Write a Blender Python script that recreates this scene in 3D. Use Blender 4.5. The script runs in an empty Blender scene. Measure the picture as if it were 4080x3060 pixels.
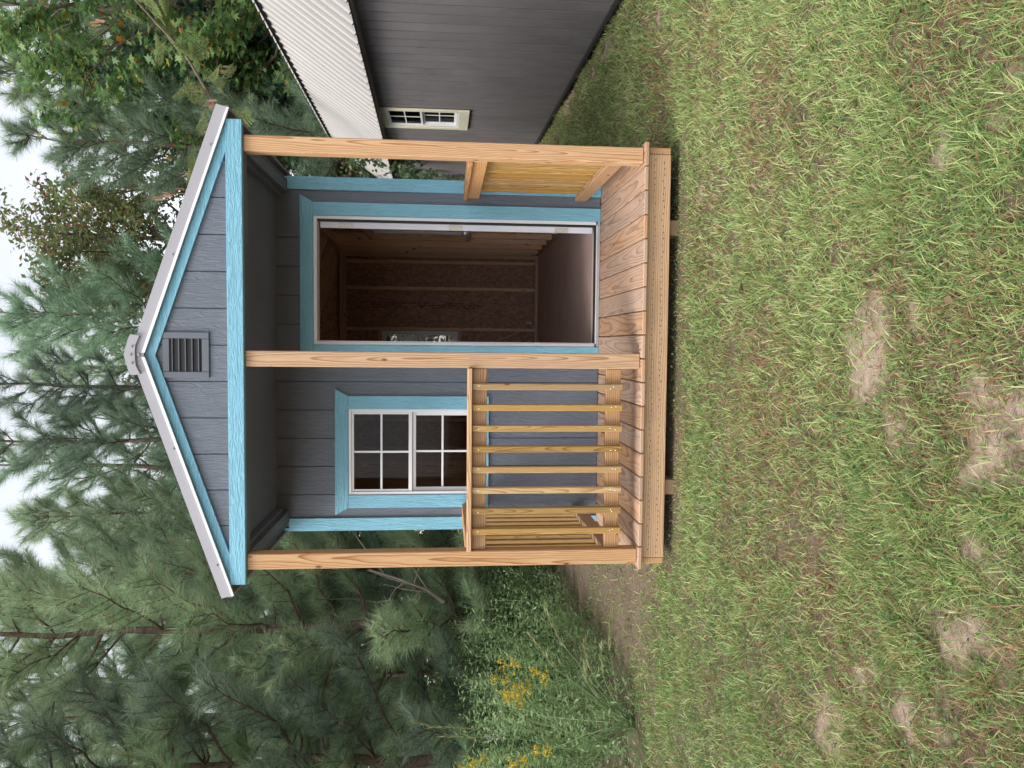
import bpy, bmesh, math, random
import numpy as np
from mathutils import Matrix, Vector
SC = bpy.context.scene
COL = SC.collection
R = math.radians

# ------------------------------------------------------------------ camera
H = 0.23                                    # deck height above the lawn
CAM = np.array([0.0783, -4.379, 1.1416 + H])
RIGHT = np.array([0.99857322, 0.05321014, 0.00449554])
FWD = np.array([-0.05260719, 0.9947111, -0.0882174])
UP = np.array([-0.00916583, 0.08785504, 0.9960911])
FPX = 3031.3                                # focal length in photo pixels (4080 wide)
cam = bpy.data.cameras.new('camera')
cam.sensor_fit = 'HORIZONTAL'; cam.sensor_width = 36.0; cam.lens = FPX / 4080 * 36
cam.clip_start = 0.05; cam.clip_end = 1500
camo = bpy.data.objects.new('camera', cam); COL.objects.link(camo)
# the phone was held sideways: world up points to the left edge of the picture
m = Matrix.Identity(4)
for i in range(3):
    m[i][0] = -UP[i]; m[i][1] = RIGHT[i]; m[i][2] = -FWD[i]; m[i][3] = CAM[i]
camo.matrix_world = m
SC.camera = camo

# ------------------------------------------------------------------ light
SUN_EL, SUN_AZ = R(50), R(-128)             # direction TO the sun: from behind the camera, to the left
sd = Vector((math.sin(SUN_AZ) * math.cos(SUN_EL), math.cos(SUN_AZ) * math.cos(SUN_EL), math.sin(SUN_EL)))
sun = bpy.data.lights.new('sun', 'SUN'); sun.energy = 1.3; sun.angle = R(26); sun.color = (1.0, 0.95, 0.88)
suno = bpy.data.objects.new('sun', sun); COL.objects.link(suno)
suno.location = (-8, -8, 14)
suno.rotation_euler = sd.to_track_quat('Z', 'Y').to_euler()
W = bpy.data.worlds.new('World'); SC.world = W; W.use_nodes = True
nt = W.node_tree; nt.nodes.clear()
sky = nt.nodes.new('ShaderNodeTexSky'); sky.sky_type = 'NISHITA'; sky.sun_disc = False
sky.sun_elevation = SUN_EL; sky.sun_rotation = SUN_AZ
sky.air_density = 1.0; sky.dust_density = 1.0; sky.ozone_density = 1.0
hs = nt.nodes.new('ShaderNodeHueSaturation'); hs.inputs['Saturation'].default_value = 0.22
bg = nt.nodes.new('ShaderNodeBackground'); bg.inputs[1].default_value = 0.15
wo = nt.nodes.new('ShaderNodeOutputWorld')
nt.links.new(sky.outputs[0], hs.inputs['Color']); nt.links.new(hs.outputs[0], bg.inputs[0]); nt.links.new(bg.outputs[0], wo.inputs[0])
SC.view_settings.view_transform = 'Standard'; SC.view_settings.look = 'None'
SC.view_settings.gamma = 1.0; SC.view_settings.use_curve_mapping = False
SC.view_settings.exposure = 1.2

# ------------------------------------------------------------------ materials
def new_mat(name):
    mt = bpy.data.materials.new(name); mt.use_nodes = True
    n = mt.node_tree; n.nodes.clear()
    return mt, n
def N(n, t, **kw):
    x = n.nodes.new(t)
    for k, v in kw.items():
        if k.startswith('_'): x.inputs[int(k[1:])].default_value = v
        else: setattr(x, k, v)
    return x
def L(n, a, ao, b, bi): n.links.new(a.outputs[ao], b.inputs[bi])
def ramp(n, stops, interp='LINEAR'):
    r = n.nodes.new('ShaderNodeValToRGB'); e = r.color_ramp.elements
    r.color_ramp.interpolation = interp
    while len(e) < len(stops): e.new(0.5)
    for el, (p, c) in zip(e, stops): el.position = p; el.color = (*c, 1) if len(c) == 3 else c
    return r
def principled(n, rough=0.6, metal=0.0, spec=0.5):
    p = n.nodes.new('ShaderNodeBsdfPrincipled'); p.inputs['Roughness'].default_value = rough
    p.inputs['Metallic'].default_value = metal; p.inputs['Specular IOR Level'].default_value = spec
    o = n.nodes.new('ShaderNodeOutputMaterial'); n.links.new(p.outputs[0], o.inputs[0])
    return p
def objcoord(n, scale, rnd=True):
    tc = n.nodes.new('ShaderNodeTexCoord')
    mp = n.nodes.new('ShaderNodeMapping'); mp.inputs['Scale'].default_value = scale
    if rnd:
        oi = n.nodes.new('ShaderNodeObjectInfo')
        mu = N(n, 'ShaderNodeVectorMath', operation='MULTIPLY_ADD')
        cx = n.nodes.new('ShaderNodeCombineXYZ')
        for i, k in enumerate((7.3, 11.9, 5.1)):
            mm = N(n, 'ShaderNodeMath', operation='MULTIPLY', _1=k); L(n, oi, 'Random', mm, 0); L(n, mm, 0, cx, i)
        add = N(n, 'ShaderNodeVectorMath', operation='ADD'); L(n, tc, 'Object', add, 0); L(n, cx, 0, add, 1)
        L(n, add, 0, mp, 0)
    else:
        L(n, tc, 'Object', mp, 0)
    return mp
def bump(n, src, out, p, strength=0.3, dist=0.004):
    b = N(n, 'ShaderNodeBump'); b.inputs['Strength'].default_value = strength; b.inputs['Distance'].default_value = dist
    L(n, src, out, b, 'Height'); L(n, b, 0, p, 'Normal')

def wood(name, axis, light, mid, dark, ring=26.0, rough=0.65, weather=0.0, wcol=(0.36, 0.30, 0.27), knots=True):
    """sawn pine: growth rings stretched along the board, fibres, odd knots"""
    mt, n = new_mat(name); p = principled(n, rough, spec=0.25)
    ax = 'XYZ'.index(axis); pa, pb = [k for k in range(3) if k != ax]
    oi0 = n.nodes.new('ShaderNodeObjectInfo'); tc = n.nodes.new('ShaderNodeTexCoord'); sx = n.nodes.new('ShaderNodeSeparateXYZ'); L(n, tc, 'Object', sx, 0)
    def mth(op, a, b=None, c=None):
        q = N(n, 'ShaderNodeMath', operation=op)
        for k, v in enumerate((a, b, c)):
            if v is None: continue
            if isinstance(v, (int, float)): q.inputs[k].default_value = v
            else: n.links.new(v, q.inputs[k])
        return q.outputs[0]
    def rv(k, lo, hi): return mth('MULTIPLY_ADD', mth('FRACT', mth('MULTIPLY', oi0.outputs['Random'], k)), hi - lo, lo)
    sw = [6.5, 6.5, 6.5]; sw[ax] = 1.5
    mw_ = objcoord(n, sw); nz = N(n, 'ShaderNodeTexNoise'); nz.inputs['Scale'].default_value = 1.0; nz.inputs['Detail'].default_value = 2.5; nz.inputs['Roughness'].default_value = 0.45
    L(n, mw_, 0, nz, 'Vector')
    along = sx.outputs[ax]
    da = mth('ADD', mth('ADD', sx.outputs[pa], rv(13.7, -0.05, 0.05)), mth('MULTIPLY', along, rv(29.1, -0.035, 0.035)))
    db = mth('ADD', mth('ADD', sx.outputs[pb], rv(41.3, 0.03, 0.10)), mth('MULTIPLY', along, rv(57.7, -0.035, 0.035)))
    dist = mth('SQRT', mth('ADD', mth('MULTIPLY', da, da), mth('MULTIPLY', db, db)))
    dist = mth('MULTIPLY_ADD', nz.outputs[0], 0.055, dist)
    fr_ = mth('FRACT', mth('MULTIPLY', dist, ring * 7.0))
    r1 = ramp(n, [(0.0, light), (0.35, light), (0.68, mid), (0.90, dark), (0.97, dark), (1.0, light)]); n.links.new(fr_, r1.inputs[0])
    sf = [260.0] * 3; sf[ax] = 7.0
    mf = objcoord(n, sf)
    fb = N(n, 'ShaderNodeTexNoise'); fb.inputs['Scale'].default_value = 1.0; fb.inputs['Detail'].default_value = 3.0
    L(n, mf, 0, fb, 'Vector')
    mx = N(n, 'ShaderNodeMix', data_type='RGBA', blend_type='MULTIPLY'); mx.inputs[0].default_value = 0.5
    rf = ramp(n, [(0.3, (0.62, 0.60, 0.58)), (0.7, (1.12, 1.12, 1.12))]); L(n, fb, 0, rf, 0)
    L(n, r1, 0, mx, 6); L(n, rf, 0, mx, 7)
    last, lo = mx, 2
    # board to board tone
    oi = n.nodes.new('ShaderNodeObjectInfo')
    hv = N(n, 'ShaderNodeHueSaturation')
    vr = N(n, 'ShaderNodeMapRange'); vr.inputs[3].default_value = 0.80; vr.inputs[4].default_value = 1.18
    L(n, oi, 'Random', vr, 0); L(n, vr, 0, hv, 'Value')
    sr = N(n, 'ShaderNodeMath', operation='FRACT'); s2 = N(n, 'ShaderNodeMath', operation='MULTIPLY', _1=17.3)
    L(n, oi, 'Random', s2, 0); L(n, s2, 0, sr, 0)
    vs = N(n, 'ShaderNodeMapRange'); vs.inputs[3].default_value = 0.82; vs.inputs[4].default_value = 1.12
    L(n, sr, 0, vs, 0); L(n, vs, 0, hv, 'Saturation'); L(n, last, lo, hv, 'Color')
    last, lo = hv, 0
    if knots:
        sk = [9.0] * 3; sk[ax] = 4.2
        mk = objcoord(n, sk)
        vo = N(n, 'ShaderNodeTexVoronoi'); vo.inputs['Scale'].default_value = 1.0; L(n, mk, 0, vo, 'Vector')
        rk = ramp(n, [(0.0, (1, 1, 1)), (0.045, (0.9, 0.9, 0.9)), (0.11, (0, 0, 0))]); L(n, vo, 'Distance', rk, 0)
        mk2 = N(n, 'ShaderNodeMix', data_type='RGBA'); mk2.inputs[7].default_value = (0.10, 0.045, 0.02, 1)
        L(n, rk, 0, mk2, 0); L(n, last, lo, mk2, 6); last, lo = mk2, 2
    if weather > 0:
        mw = objcoord(n, [3.0] * 3)
        nw = N(n, 'ShaderNodeTexNoise'); nw.inputs['Scale'].default_value = 1.6; nw.inputs['Detail'].default_value = 6.0
        L(n, mw, 0, nw, 'Vector')
        rw = ramp(n, [(0.35, (0, 0, 0)), (0.68, (weather,) * 3)]); L(n, nw, 0, rw, 0)
        mw2 = N(n, 'ShaderNodeMix', data_type='RGBA'); mw2.inputs[7].default_value = (*wcol, 1)
        L(n, rw, 0, mw2, 0); L(n, last, lo, mw2, 6); last, lo = mw2, 2
    L(n, last, lo, p, 'Base Color')
    bump(n, fb, 0, p, 0.35, 0.002)
    return mt

def paint(name, col, var=0.12, rough=0.5, axis='Z', grain=1.0, spec=0.4, dirt=0.0, dirtcol=(0.2, 0.17, 0.12)):
    """painted engineered siding or trim with embossed wood grain"""
    mt, n = new_mat(name); p = principled(n, rough, spec=spec)
    ax = 'XYZ'.index(axis)
    s = [60.0] * 3; s[ax] = 9.0
    mp = objcoord(n, s)
    nz = N(n, 'ShaderNodeTexNoise'); nz.inputs['Scale'].default_value = 1.0; nz.inputs['Detail'].default_value = 5.0
    nz.inputs['Roughness'].default_value = 0.65; nz.inputs['Distortion'].default_value = 1.2
    L(n, mp, 0, nz, 'Vector')
    mp2 = objcoord(n, [1.0] * 3)
    n2 = N(n, 'ShaderNodeTexNoise'); n2.inputs['Scale'].default_value = 2.2; n2.inputs['Detail'].default_value = 5.0
    L(n, mp2, 0, n2, 'Vector')
    lo = tuple(c * (1 - var) for c in col); hi = tuple(min(1, c * (1 + var)) for c in col)
    rr = ramp(n, [(0.3, lo), (0.7, hi)]); L(n, n2, 0, rr, 0)
    mx = N(n, 'ShaderNodeMix', data_type='RGBA', blend_type='MULTIPLY'); mx.inputs[0].default_value = 0.35
    rg = ramp(n, [(0.35, (0.8, 0.8, 0.8)), (0.62, (1.06, 1.06, 1.06))]); L(n, nz, 0, rg, 0)
    L(n, rr, 0, mx, 6); L(n, rg, 0, mx, 7)
    last, lo_ = mx, 2
    if dirt > 0:
        nd = N(n, 'ShaderNodeTexNoise'); nd.inputs['Scale'].default_value = 9.0; nd.inputs['Detail'].default_value = 7.0
        L(n, mp2, 0, nd, 'Vector')
        rd = ramp(n, [(0.52, (0, 0, 0)), (0.75, (dirt,) * 3)]); L(n, nd, 0, rd, 0)
        md = N(n, 'ShaderNodeMix', data_type='RGBA'); md.inputs[7].default_value = (*dirtcol, 1)
        L(n, rd, 0, md, 0); L(n, last, lo_, md, 6); last = md
    L(n, last, lo_, p, 'Base Color')
    rr2 = N(n, 'ShaderNodeMapRange'); rr2.inputs[3].default_value = rough - 0.1; rr2.inputs[4].default_value = rough + 0.15
    L(n, n2, 0, rr2, 0); L(n, rr2, 0, p, 'Roughness')
    bump(n, nz, 0, p, min(1.0, 0.55 * grain), 0.011)
    return mt

def plain(name, col, rough=0.5, metal=0.0, var=0.08, scale=6.0, bstr=0.0):
    mt, n = new_mat(name); p = principled(n, rough, metal)
    mp = objcoord(n, [scale] * 3)
    nz = N(n, 'ShaderNodeTexNoise'); nz.inputs['Detail'].default_value = 6.0; nz.inputs['Scale'].default_value = 1.0
    L(n, mp, 0, nz, 'Vector')
    rr = ramp(n, [(0.3, tuple(c * (1 - var) for c in col)), (0.7, tuple(min(1, c * (1 + var)) for c in col))])
    L(n, nz, 0, rr, 0); L(n, rr, 0, p, 'Base Color')
    if bstr: bump(n, nz, 0, p, bstr, 0.004)
    return mt

def foliage(name, stops, rough=0.42, trans=0.5, spec=0.5, vary=True):
    """leaf or needle: one tone for each separate leaf, some light through it"""
    mt, n = new_mat(name)
    ge = n.nodes.new('ShaderNodeNewGeometry')
    r0 = ramp(n, stops); L(n, ge, 'Random Per Island', r0, 0)
    oi = n.nodes.new('ShaderNodeObjectInfo'); rr = N(n, 'ShaderNodeHueSaturation')
    for k, (mul, lo, hi, sock) in enumerate(((1.0, 0.78, 1.30, 'Value'), (23.7, 0.482, 0.503, 'Hue'), (61.3, 0.78, 1.10, 'Saturation'))):
        a = N(n, 'ShaderNodeMath', operation='MULTIPLY', _1=mul); f = N(n, 'ShaderNodeMath', operation='FRACT'); mr = N(n, 'ShaderNodeMapRange'); mr.inputs[3].default_value = lo; mr.inputs[4].default_value = hi
        L(n, oi, 'Random', a, 0); L(n, a, 0, f, 0); L(n, f, 0, mr, 0); L(n, mr, 0, rr, sock)
    L(n, r0, 0, rr, 'Color')
    if not vary: rr = r0
    p = n.nodes.new('ShaderNodeBsdfPrincipled'); p.inputs['Roughness'].default_value = rough; p.inputs['Specular IOR Level'].default_value = spec
    tr = n.nodes.new('ShaderNodeBsdfTranslucent'); mx = n.nodes.new('ShaderNodeMixShader'); mx.inputs[0].default_value = trans
    L(n, rr, 0, p, 'Base Color'); L(n, rr, 0, tr, 'Color')
    o = n.nodes.new('ShaderNodeOutputMaterial')
    L(n, p, 0, mx, 1); L(n, tr, 0, mx, 2); L(n, mx, 0, o, 0)
    return mt

def glass(name, tint=(0.75, 0.78, 0.78)):
    mt, n = new_mat(name)
    t = n.nodes.new('ShaderNodeBsdfTransparent'); t.inputs[0].default_value = (*tint, 1)
    g = n.nodes.new('ShaderNodeBsdfGlossy'); g.inputs['Roughness'].default_value = 0.03; g.inputs['Color'].default_value = (0.20, 0.20, 0.21, 1)
    fr = n.nodes.new('ShaderNodeFresnel'); fr.inputs[0].default_value = 1.5
    mx = n.nodes.new('ShaderNodeMixShader'); o = n.nodes.new('ShaderNodeOutputMaterial')
    L(n, fr, 0, mx, 0); L(n, t, 0, mx, 1); L(n, g, 0, mx, 2); L(n, mx, 0, o, 0)
    return mt

M = {}
POST = ((0.56, 0.335, 0.17), (0.50, 0.275, 0.125), (0.33, 0.145, 0.045))
for a in 'XYZ':
    M['post' + a] = wood('post_wood_' + a, a, *POST, ring=15)
    M['yel' + a] = wood('fresh_pine_' + a, a, (0.46, 0.29, 0.115), (0.41, 0.245, 0.088), (0.27, 0.135, 0.042), ring=30)
    M['joist' + a] = wood('joist_wood_' + a, a, (0.60, 0.35, 0.165), (0.53, 0.295, 0.13), (0.37, 0.185, 0.07), ring=11, knots=False)
    M['stud' + a] = wood('stud_wood_' + a, a, (0.74, 0.50, 0.33), (0.68, 0.44, 0.27), (0.52, 0.29, 0.16), ring=18)
    M['blue' + a] = paint('blue_trim_paint_' + a, (0.205, 0.465, 0.60), 0.06, 0.42, a, 2.0)
    M['grey' + a] = paint('grey_siding_paint_' + a, (0.140, 0.160, 0.195), 0.09, 0.46, a, 1.7)
    M['brown' + a] = paint('taupe_siding_paint_' + a, (0.180, 0.166, 0.172), 0.12, 0.62, a, 0.8, dirt=0.2, dirtcol=(0.21, 0.19, 0.18))
    M['cream' + a] = paint('cream_trim_paint_' + a, (0.68, 0.65, 0.50), 0.06, 0.5, a, 0.8)
M['deck'] = wood('deck_wood', 'Y', (0.52, 0.325, 0.205), (0.46, 0.272, 0.165), (0.30, 0.155, 0.085), ring=12, weather=0.35, wcol=(0.46, 0.36, 0.30))
M['old'] = wood('old_skid_wood', 'Y', (0.30, 0.21, 0.14), (0.25, 0.165, 0.105), (0.15, 0.09, 0.05), knots=False)
M['flash'] = plain('pale_grey_flashing', (0.345, 0.335, 0.365), 0.42, 0.0, 0.05, 3.0)
M['flash_edge'] = plain('bright_flashing_hem', (0.80, 0.80, 0.80), 0.3, 0.0, 0.02)
M['screw'] = plain('zinc_screw', (0.33, 0.32, 0.31), 0.35, 0.7)
M['vinyl'] = plain('white_vinyl', (0.72, 0.73, 0.75), 0.35, 0.0, 0.03)
M['doorw'] = plain('white_door_paint', (0.70, 0.71, 0.78), 0.35, 0.0, 0.03)
M['hinge'] = plain('pale_hinge', (0.56, 0.54, 0.48), 0.4, 0.2, 0.05)
M['alu'] = plain('aluminium_sill', (0.55, 0.55, 0.57), 0.35, 0.6, 0.08)
M['black'] = plain('black_weatherstrip', (0.012, 0.012, 0.013), 0.6)
M['ventp'] = plain('grey_vent_paint', (0.11, 0.12, 0.145), 0.4, 0.0, 0.05)
M['glass'] = glass('window_glass', (0.72, 0.70, 0.68))
M['whiteroof'] = plain('white_roof_metal', (0.315, 0.295, 0.28), 0.45, 0.0, 0.07, 2.0)
M['cord'] = plain('pale_cord', (0.45, 0.43, 0.38), 0.5)
M['darkplastic'] = plain('dark_plastic', (0.02, 0.02, 0.022), 0.4)
M['bark'] = plain('pine_bark', (0.115, 0.075, 0.055), 0.9, 0, 0.55, 16.0, 0.9)
M['twig'] = plain('twig_bark', (0.13, 0.095, 0.07), 0.85, 0, 0.4, 12.0, 0.3)
M['deadwood'] = plain('bleached_deadwood', (0.20, 0.165, 0.13), 0.85, 0, 0.25, 14.0, 0.4)
M['needle'] = foliage('pine_needles', [(0.0, (0.160, 0.265, 0.149)), (0.5, (0.245, 0.377, 0.203)), (0.85, (0.356, 0.479, 0.270)), (0.955, (0.469, 0.531, 0.311)), (0.975, (0.414, 0.189, 0.083)), (1.0, (0.376, 0.171, 0.083))])
M['needle_dark'] = foliage('dark_pine_needles', [(0.0, (0.147, 0.247, 0.173)), (0.6, (0.247, 0.369, 0.249)), (1.0, (0.403, 0.498, 0.324))])
M['gum'] = foliage('sweetgum_leaves', [(0.0, (0.088, 0.166, 0.070)), (0.6, (0.140, 0.246, 0.105)), (0.9, (0.222, 0.320, 0.119)), (0.965, (0.316, 0.309, 0.084)), (1.0, (0.351, 0.149, 0.042))])
M['gum_dark'] = foliage('dark_sweetgum_leaves', [(0.0, (0.068, 0.152, 0.099)), (0.6, (0.112, 0.225, 0.144)), (0.94, (0.180, 0.290, 0.152)), (0.97, (0.375, 0.203, 0.048)), (1.0, (0.375, 0.174, 0.048))])
M['autumn'] = foliage('turning_leaves', [(0.0, (0.10, 0.16, 0.07)), (0.6, (0.18, 0.235, 0.10)), (0.8, (0.28, 0.27, 0.10)), (0.92, (0.32, 0.20, 0.09)), (1.0, (0.24, 0.12, 0.06))])
M['mimosa'] = foliage('feathery_leaves', [(0.0, (0.156, 0.240, 0.065)), (0.6, (0.240, 0.324, 0.104)), (1.0, (0.360, 0.384, 0.130))])
M['pod'] = foliage('dry_seed_pods', [(0.0, (0.20, 0.09, 0.04)), (1.0, (0.42, 0.24, 0.11))], trans=0.2)
M['shrub'] = foliage('shrub_leaves', [(0.0, (0.068, 0.130, 0.060)), (0.55, (0.115, 0.202, 0.090)), (0.9, (0.189, 0.286, 0.120)), (1.0, (0.284, 0.351, 0.150))])
M['weed'] = foliage('weed_leaves', [(0.0, (0.175, 0.276, 0.120)), (0.5, (0.269, 0.395, 0.170)), (0.85, (0.379, 0.520, 0.262)), (1.0, (0.505, 0.568, 0.321))], vary=False)
M['seed'] = foliage('seed_stalks', [(0.0, (0.18, 0.22, 0.08)), (1.0, (0.33, 0.34, 0.16))])
M['gold'] = foliage('goldenrod_flowers', [(0.0, (0.62, 0.40, 0.012)), (1.0, (0.82, 0.60, 0.05))], trans=0.3, vary=False)
M['white'] = foliage('white_flowers', [(0.0, (0.5, 0.5, 0.45)), (1.0, (0.75, 0.75, 0.7))], trans=0.3)
M['vine'] = foliage('vine_leaves', [(0.0, (0.04, 0.10, 0.04)), (0.7, (0.08, 0.16, 0.06)), (1.0, (0.20, 0.30, 0.07))])
M['deadleaf'] = foliage('dry_leaves', [(0.0, (0.17, 0.10, 0.06)), (1.0, (0.34, 0.22, 0.13))], trans=0.1, vary=False)

# interior floor / OSB
def osb(name, stampy=False):
    mt, n = new_mat(name); p = principled(n, 0.75, spec=0.2)
    mp = objcoord(n, [70.0, 70.0, 30.0])
    vo = N(n, 'ShaderNodeTexVoronoi'); vo.inputs['Scale'].default_value = 1.0; vo.inputs['Randomness'].default_value = 1.0
    nz = N(n, 'ShaderNodeTexNoise'); nz.inputs['Scale'].default_value = 0.7; nz.inputs['Detail'].default_value = 3.0
    L(n, mp, 0, nz, 'Vector')
    ad = N(n, 'ShaderNodeVectorMath', operation='MULTIPLY_ADD'); ad.inputs[1].default_value = (2.5, 2.5, 2.5)
    L(n, nz, 1, ad, 0); L(n, mp, 0, ad, 2); L(n, ad, 0, vo, 'Vector')
    rr = ramp(n, [(0.0, (0.44, 0.245, 0.18)), (0.5, (0.58, 0.35, 0.26)), (1.0, (0.68, 0.45, 0.35))])
    se = N(n, 'ShaderNodeSeparateColor'); L(n, vo, 'Color', se, 0); L(n, se, 0, rr, 0)
    L(n, rr, 0, p, 'Base Color'); bump(n, se, 0, p, 0.2, 0.002)
    return mt
M['groove_shade_skirt'] = plain('groove_shade_and_dark_skirt', (0.028, 0.026, 0.027), 0.9)  # groove shade painted as a near-black backing; also colours the dark skirt board
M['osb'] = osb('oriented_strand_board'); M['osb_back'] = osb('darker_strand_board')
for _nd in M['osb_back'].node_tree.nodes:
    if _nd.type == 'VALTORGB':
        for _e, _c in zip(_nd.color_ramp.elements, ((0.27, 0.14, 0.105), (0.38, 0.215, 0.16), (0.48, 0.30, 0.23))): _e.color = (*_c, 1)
def floor_mat():
    mt, n = new_mat('interior_floor_board'); p = principled(n, 0.5, spec=0.35)
    mp = objcoord(n, [1.0] * 3)
    nz = N(n, 'ShaderNodeTexNoise'); nz.inputs['Scale'].default_value = 3.0; nz.inputs['Detail'].default_value = 8.0; L(n, mp, 0, nz, 'Vector')
    rr = ramp(n, [(0.3, (0.54, 0.375, 0.32)), (0.7, (0.66, 0.48, 0.41))]); L(n, nz, 0, rr, 0)
    vo = N(n, 'ShaderNodeTexVoronoi'); vo.inputs['Scale'].default_value = 7.0; L(n, mp, 0, vo, 'Vector')
    rv = ramp(n, [(0.0, (1, 1, 1)), (0.035, (0, 0, 0))]); L(n, vo, 'Distance', rv, 0)
    mx = N(n, 'ShaderNodeMix', data_type='RGBA'); mx.inputs[7].default_value = (0.5, 0.46, 0.42, 1)
    L(n, rv, 0, mx, 0); L(n, rr, 0, mx, 6); L(n, mx, 2, p, 'Base Color')
    return mt
M['floor'] = floor_mat()

# ------------------------------------------------------------------ object helpers
OFF = {}
def tag(o, label=None, cat=None, group=None, kind=None):
    if label: o['label'] = label
    if cat: o['category'] = cat
    if group: o['group'] = group
    if kind: o['kind'] = kind
    return o
def empty(name, loc, rz=0, label=None, cat=None, group=None, origin=(0, 0, 0)):
    o = bpy.data.objects.new(name, None); COL.objects.link(o)
    o.empty_display_size = 0.2
    o.location = loc; o.rotation_euler = (0, 0, rz); OFF[o] = Vector(origin)
    return tag(o, label, cat, group)
def link(name, me, parent=None, c=(0, 0, 0), rot=None):
    o = bpy.data.objects.new(name, me); COL.objects.link(o)
    c = Vector(c)
    OFF[o] = c.copy()
    if parent is not None:
        o.parent = parent; o.location = c - OFF[parent]
    else: o.location = c
    if rot is not None: o.rotation_euler = rot
    return o
BOX = {}
def boxmesh(sx, sy, sz, mat, bev):
    k = (round(sx, 4), round(sy, 4), round(sz, 4), mat.name, bev)
    if k in BOX: return BOX[k]
    bm = bmesh.new(); bmesh.ops.create_cube(bm, size=1.0)
    for v in bm.verts: v.co = Vector((v.co.x * sx, v.co.y * sy, v.co.z * sz))
    b = min(bev, 0.35 * min(sx, sy, sz))
    if b > 1e-4: bmesh.ops.bevel(bm, geom=bm.edges[:], offset=b, segments=1, affect='EDGES')
    me = bpy.data.meshes.new('box'); bm.to_mesh(me); bm.free(); me.materials.append(mat); BOX[k] = me
    return me
def box(name, x0, x1, y0, y1, z0, z1, mat, parent=None, bev=0.003, rot=None):
    mat = M[mat] if isinstance(mat, str) else mat
    return link(name, boxmesh(x1 - x0, y1 - y0, z1 - z0, mat, bev), parent, ((x0 + x1) / 2, (y0 + y1) / 2, (z0 + z1) / 2), rot)
def bm_obj(name, bm, mat, parent=None, c=(0, 0, 0), smooth=False):
    c = Vector(c)
    for v in bm.verts: v.co -= c
    bmesh.ops.recalc_face_normals(bm, faces=bm.faces[:])
    me = bpy.data.meshes.new(name); bm.to_mesh(me); bm.free()
    for mt in (mat if isinstance(mat, (list, tuple)) else [mat]): me.materials.append(M[mt] if isinstance(mt, str) else mt)
    if smooth: me.shade_smooth()
    return link(name, me, parent, c)
def prism(name, poly, plane, a, b, mat, parent=None, bev=0.0):
    """polygon in plane ('xz' or 'yz') pushed from a to b along the third axis"""
    bm = bmesh.new()
    def P(q, d): return (q[0], d, q[1]) if plane == 'xz' else (d, q[0], q[1])
    A = [bm.verts.new(P(q, a)) for q in poly]; B = [bm.verts.new(P(q, b)) for q in poly]
    bm.faces.new(A); bm.faces.new(B[::-1])
    for i in range(len(poly)):
        j = (i + 1) % len(poly); bm.faces.new((A[i], B[i], B[j], A[j]))
    bmesh.ops.recalc_face_normals(bm, faces=bm.faces[:])
    if bev: bmesh.ops.bevel(bm, geom=bm.edges[:], offset=bev, segments=1, affect='EDGES')
    cx = sum(q[0] for q in poly) / len(poly); cz = sum(q[1] for q in poly) / len(poly)
    c = (cx, (a + b) / 2, cz) if plane == 'xz' else ((a + b) / 2, cx, cz)
    return bm_obj(name, bm, mat, parent, c)
def cells(name, u0, u1, w0, w1, holes, plane, a, b, mat, parent):
    """a board u0..u1 wide, w0..w1 tall with rectangular holes, as one slab"""
    us = sorted({u0, u1} | {u for h in holes for u in h[:2] if u0 < u < u1})
    ws = sorted({w0, w1} | {w for h in holes for w in h[2:] if w0 < w < w1})
    bm = bmesh.new(); cache = {}
    def V(u, w):
        k = (u, w)
        if k not in cache: cache[k] = bm.verts.new((u, a, w) if plane == 'xz' else (a, u, w))
        return cache[k]
    fs = []
    ok = {(i, j) for i in range(len(us) - 1) for j in range(len(ws) - 1)
          if not any(h[0] < (us[i] + us[i + 1]) / 2 < h[1] and h[2] < (ws[j] + ws[j + 1]) / 2 < h[3] for h in holes)}
    full = [j for j in range(len(ws) - 1) if not any((i, j) in ok for i in range(len(us) - 1))]
    if full and 0 < full[0]:                     # the hole cuts the board in two: two pieces
        bm.free()
        cells(name, u0, u1, w0, ws[full[0]], [], plane, a, b, mat, parent)
        return cells(name, u0, u1, ws[full[-1] + 1], w1, [], plane, a, b, mat, parent) if full[-1] + 1 < len(ws) - 1 else None
    for i in range(len(us) - 1):
        for j in range(len(ws) - 1):
            if (i, j) not in ok: continue
            fs.append(bm.faces.new((V(us[i], ws[j]), V(us[i + 1], ws[j]), V(us[i + 1], ws[j + 1]), V(us[i], ws[j + 1]))))
    if not fs: bm.free(); return None
    ex = bmesh.ops.extrude_face_region(bm, geom=fs)
    d = b - a
    for v in [g for g in ex['geom'] if isinstance(g, bmesh.types.BMVert)]:
        if plane == 'xz': v.co.y += d
        else: v.co.x += d
    c = ((u0 + u1) / 2, (a + b) / 2, (w0 + w1) / 2) if plane == 'xz' else ((a + b) / 2, (u0 + u1) / 2, (w0 + w1) / 2)
    return bm_obj(name, bm, mat, parent, c)
def disc(name, p, r, depth, axis, mat, parent, seg=8):
    bm = bmesh.new()
    bmesh.ops.create_cone(bm, cap_ends=True, segments=seg, radius1=r, radius2=r * 0.7, depth=depth)
    rot = {'Z': Matrix.Identity(3), 'Y': Matrix.Rotation(R(90), 3, 'X'), '-Y': Matrix.Rotation(R(90), 3, 'X'), 'X': Matrix.Rotation(R(90), 3, 'Y')}[axis]
    for v in bm.verts: v.co = rot @ v.co + Vector(p)
    return bm_obj(name, bm, mat, parent, p)

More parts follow.
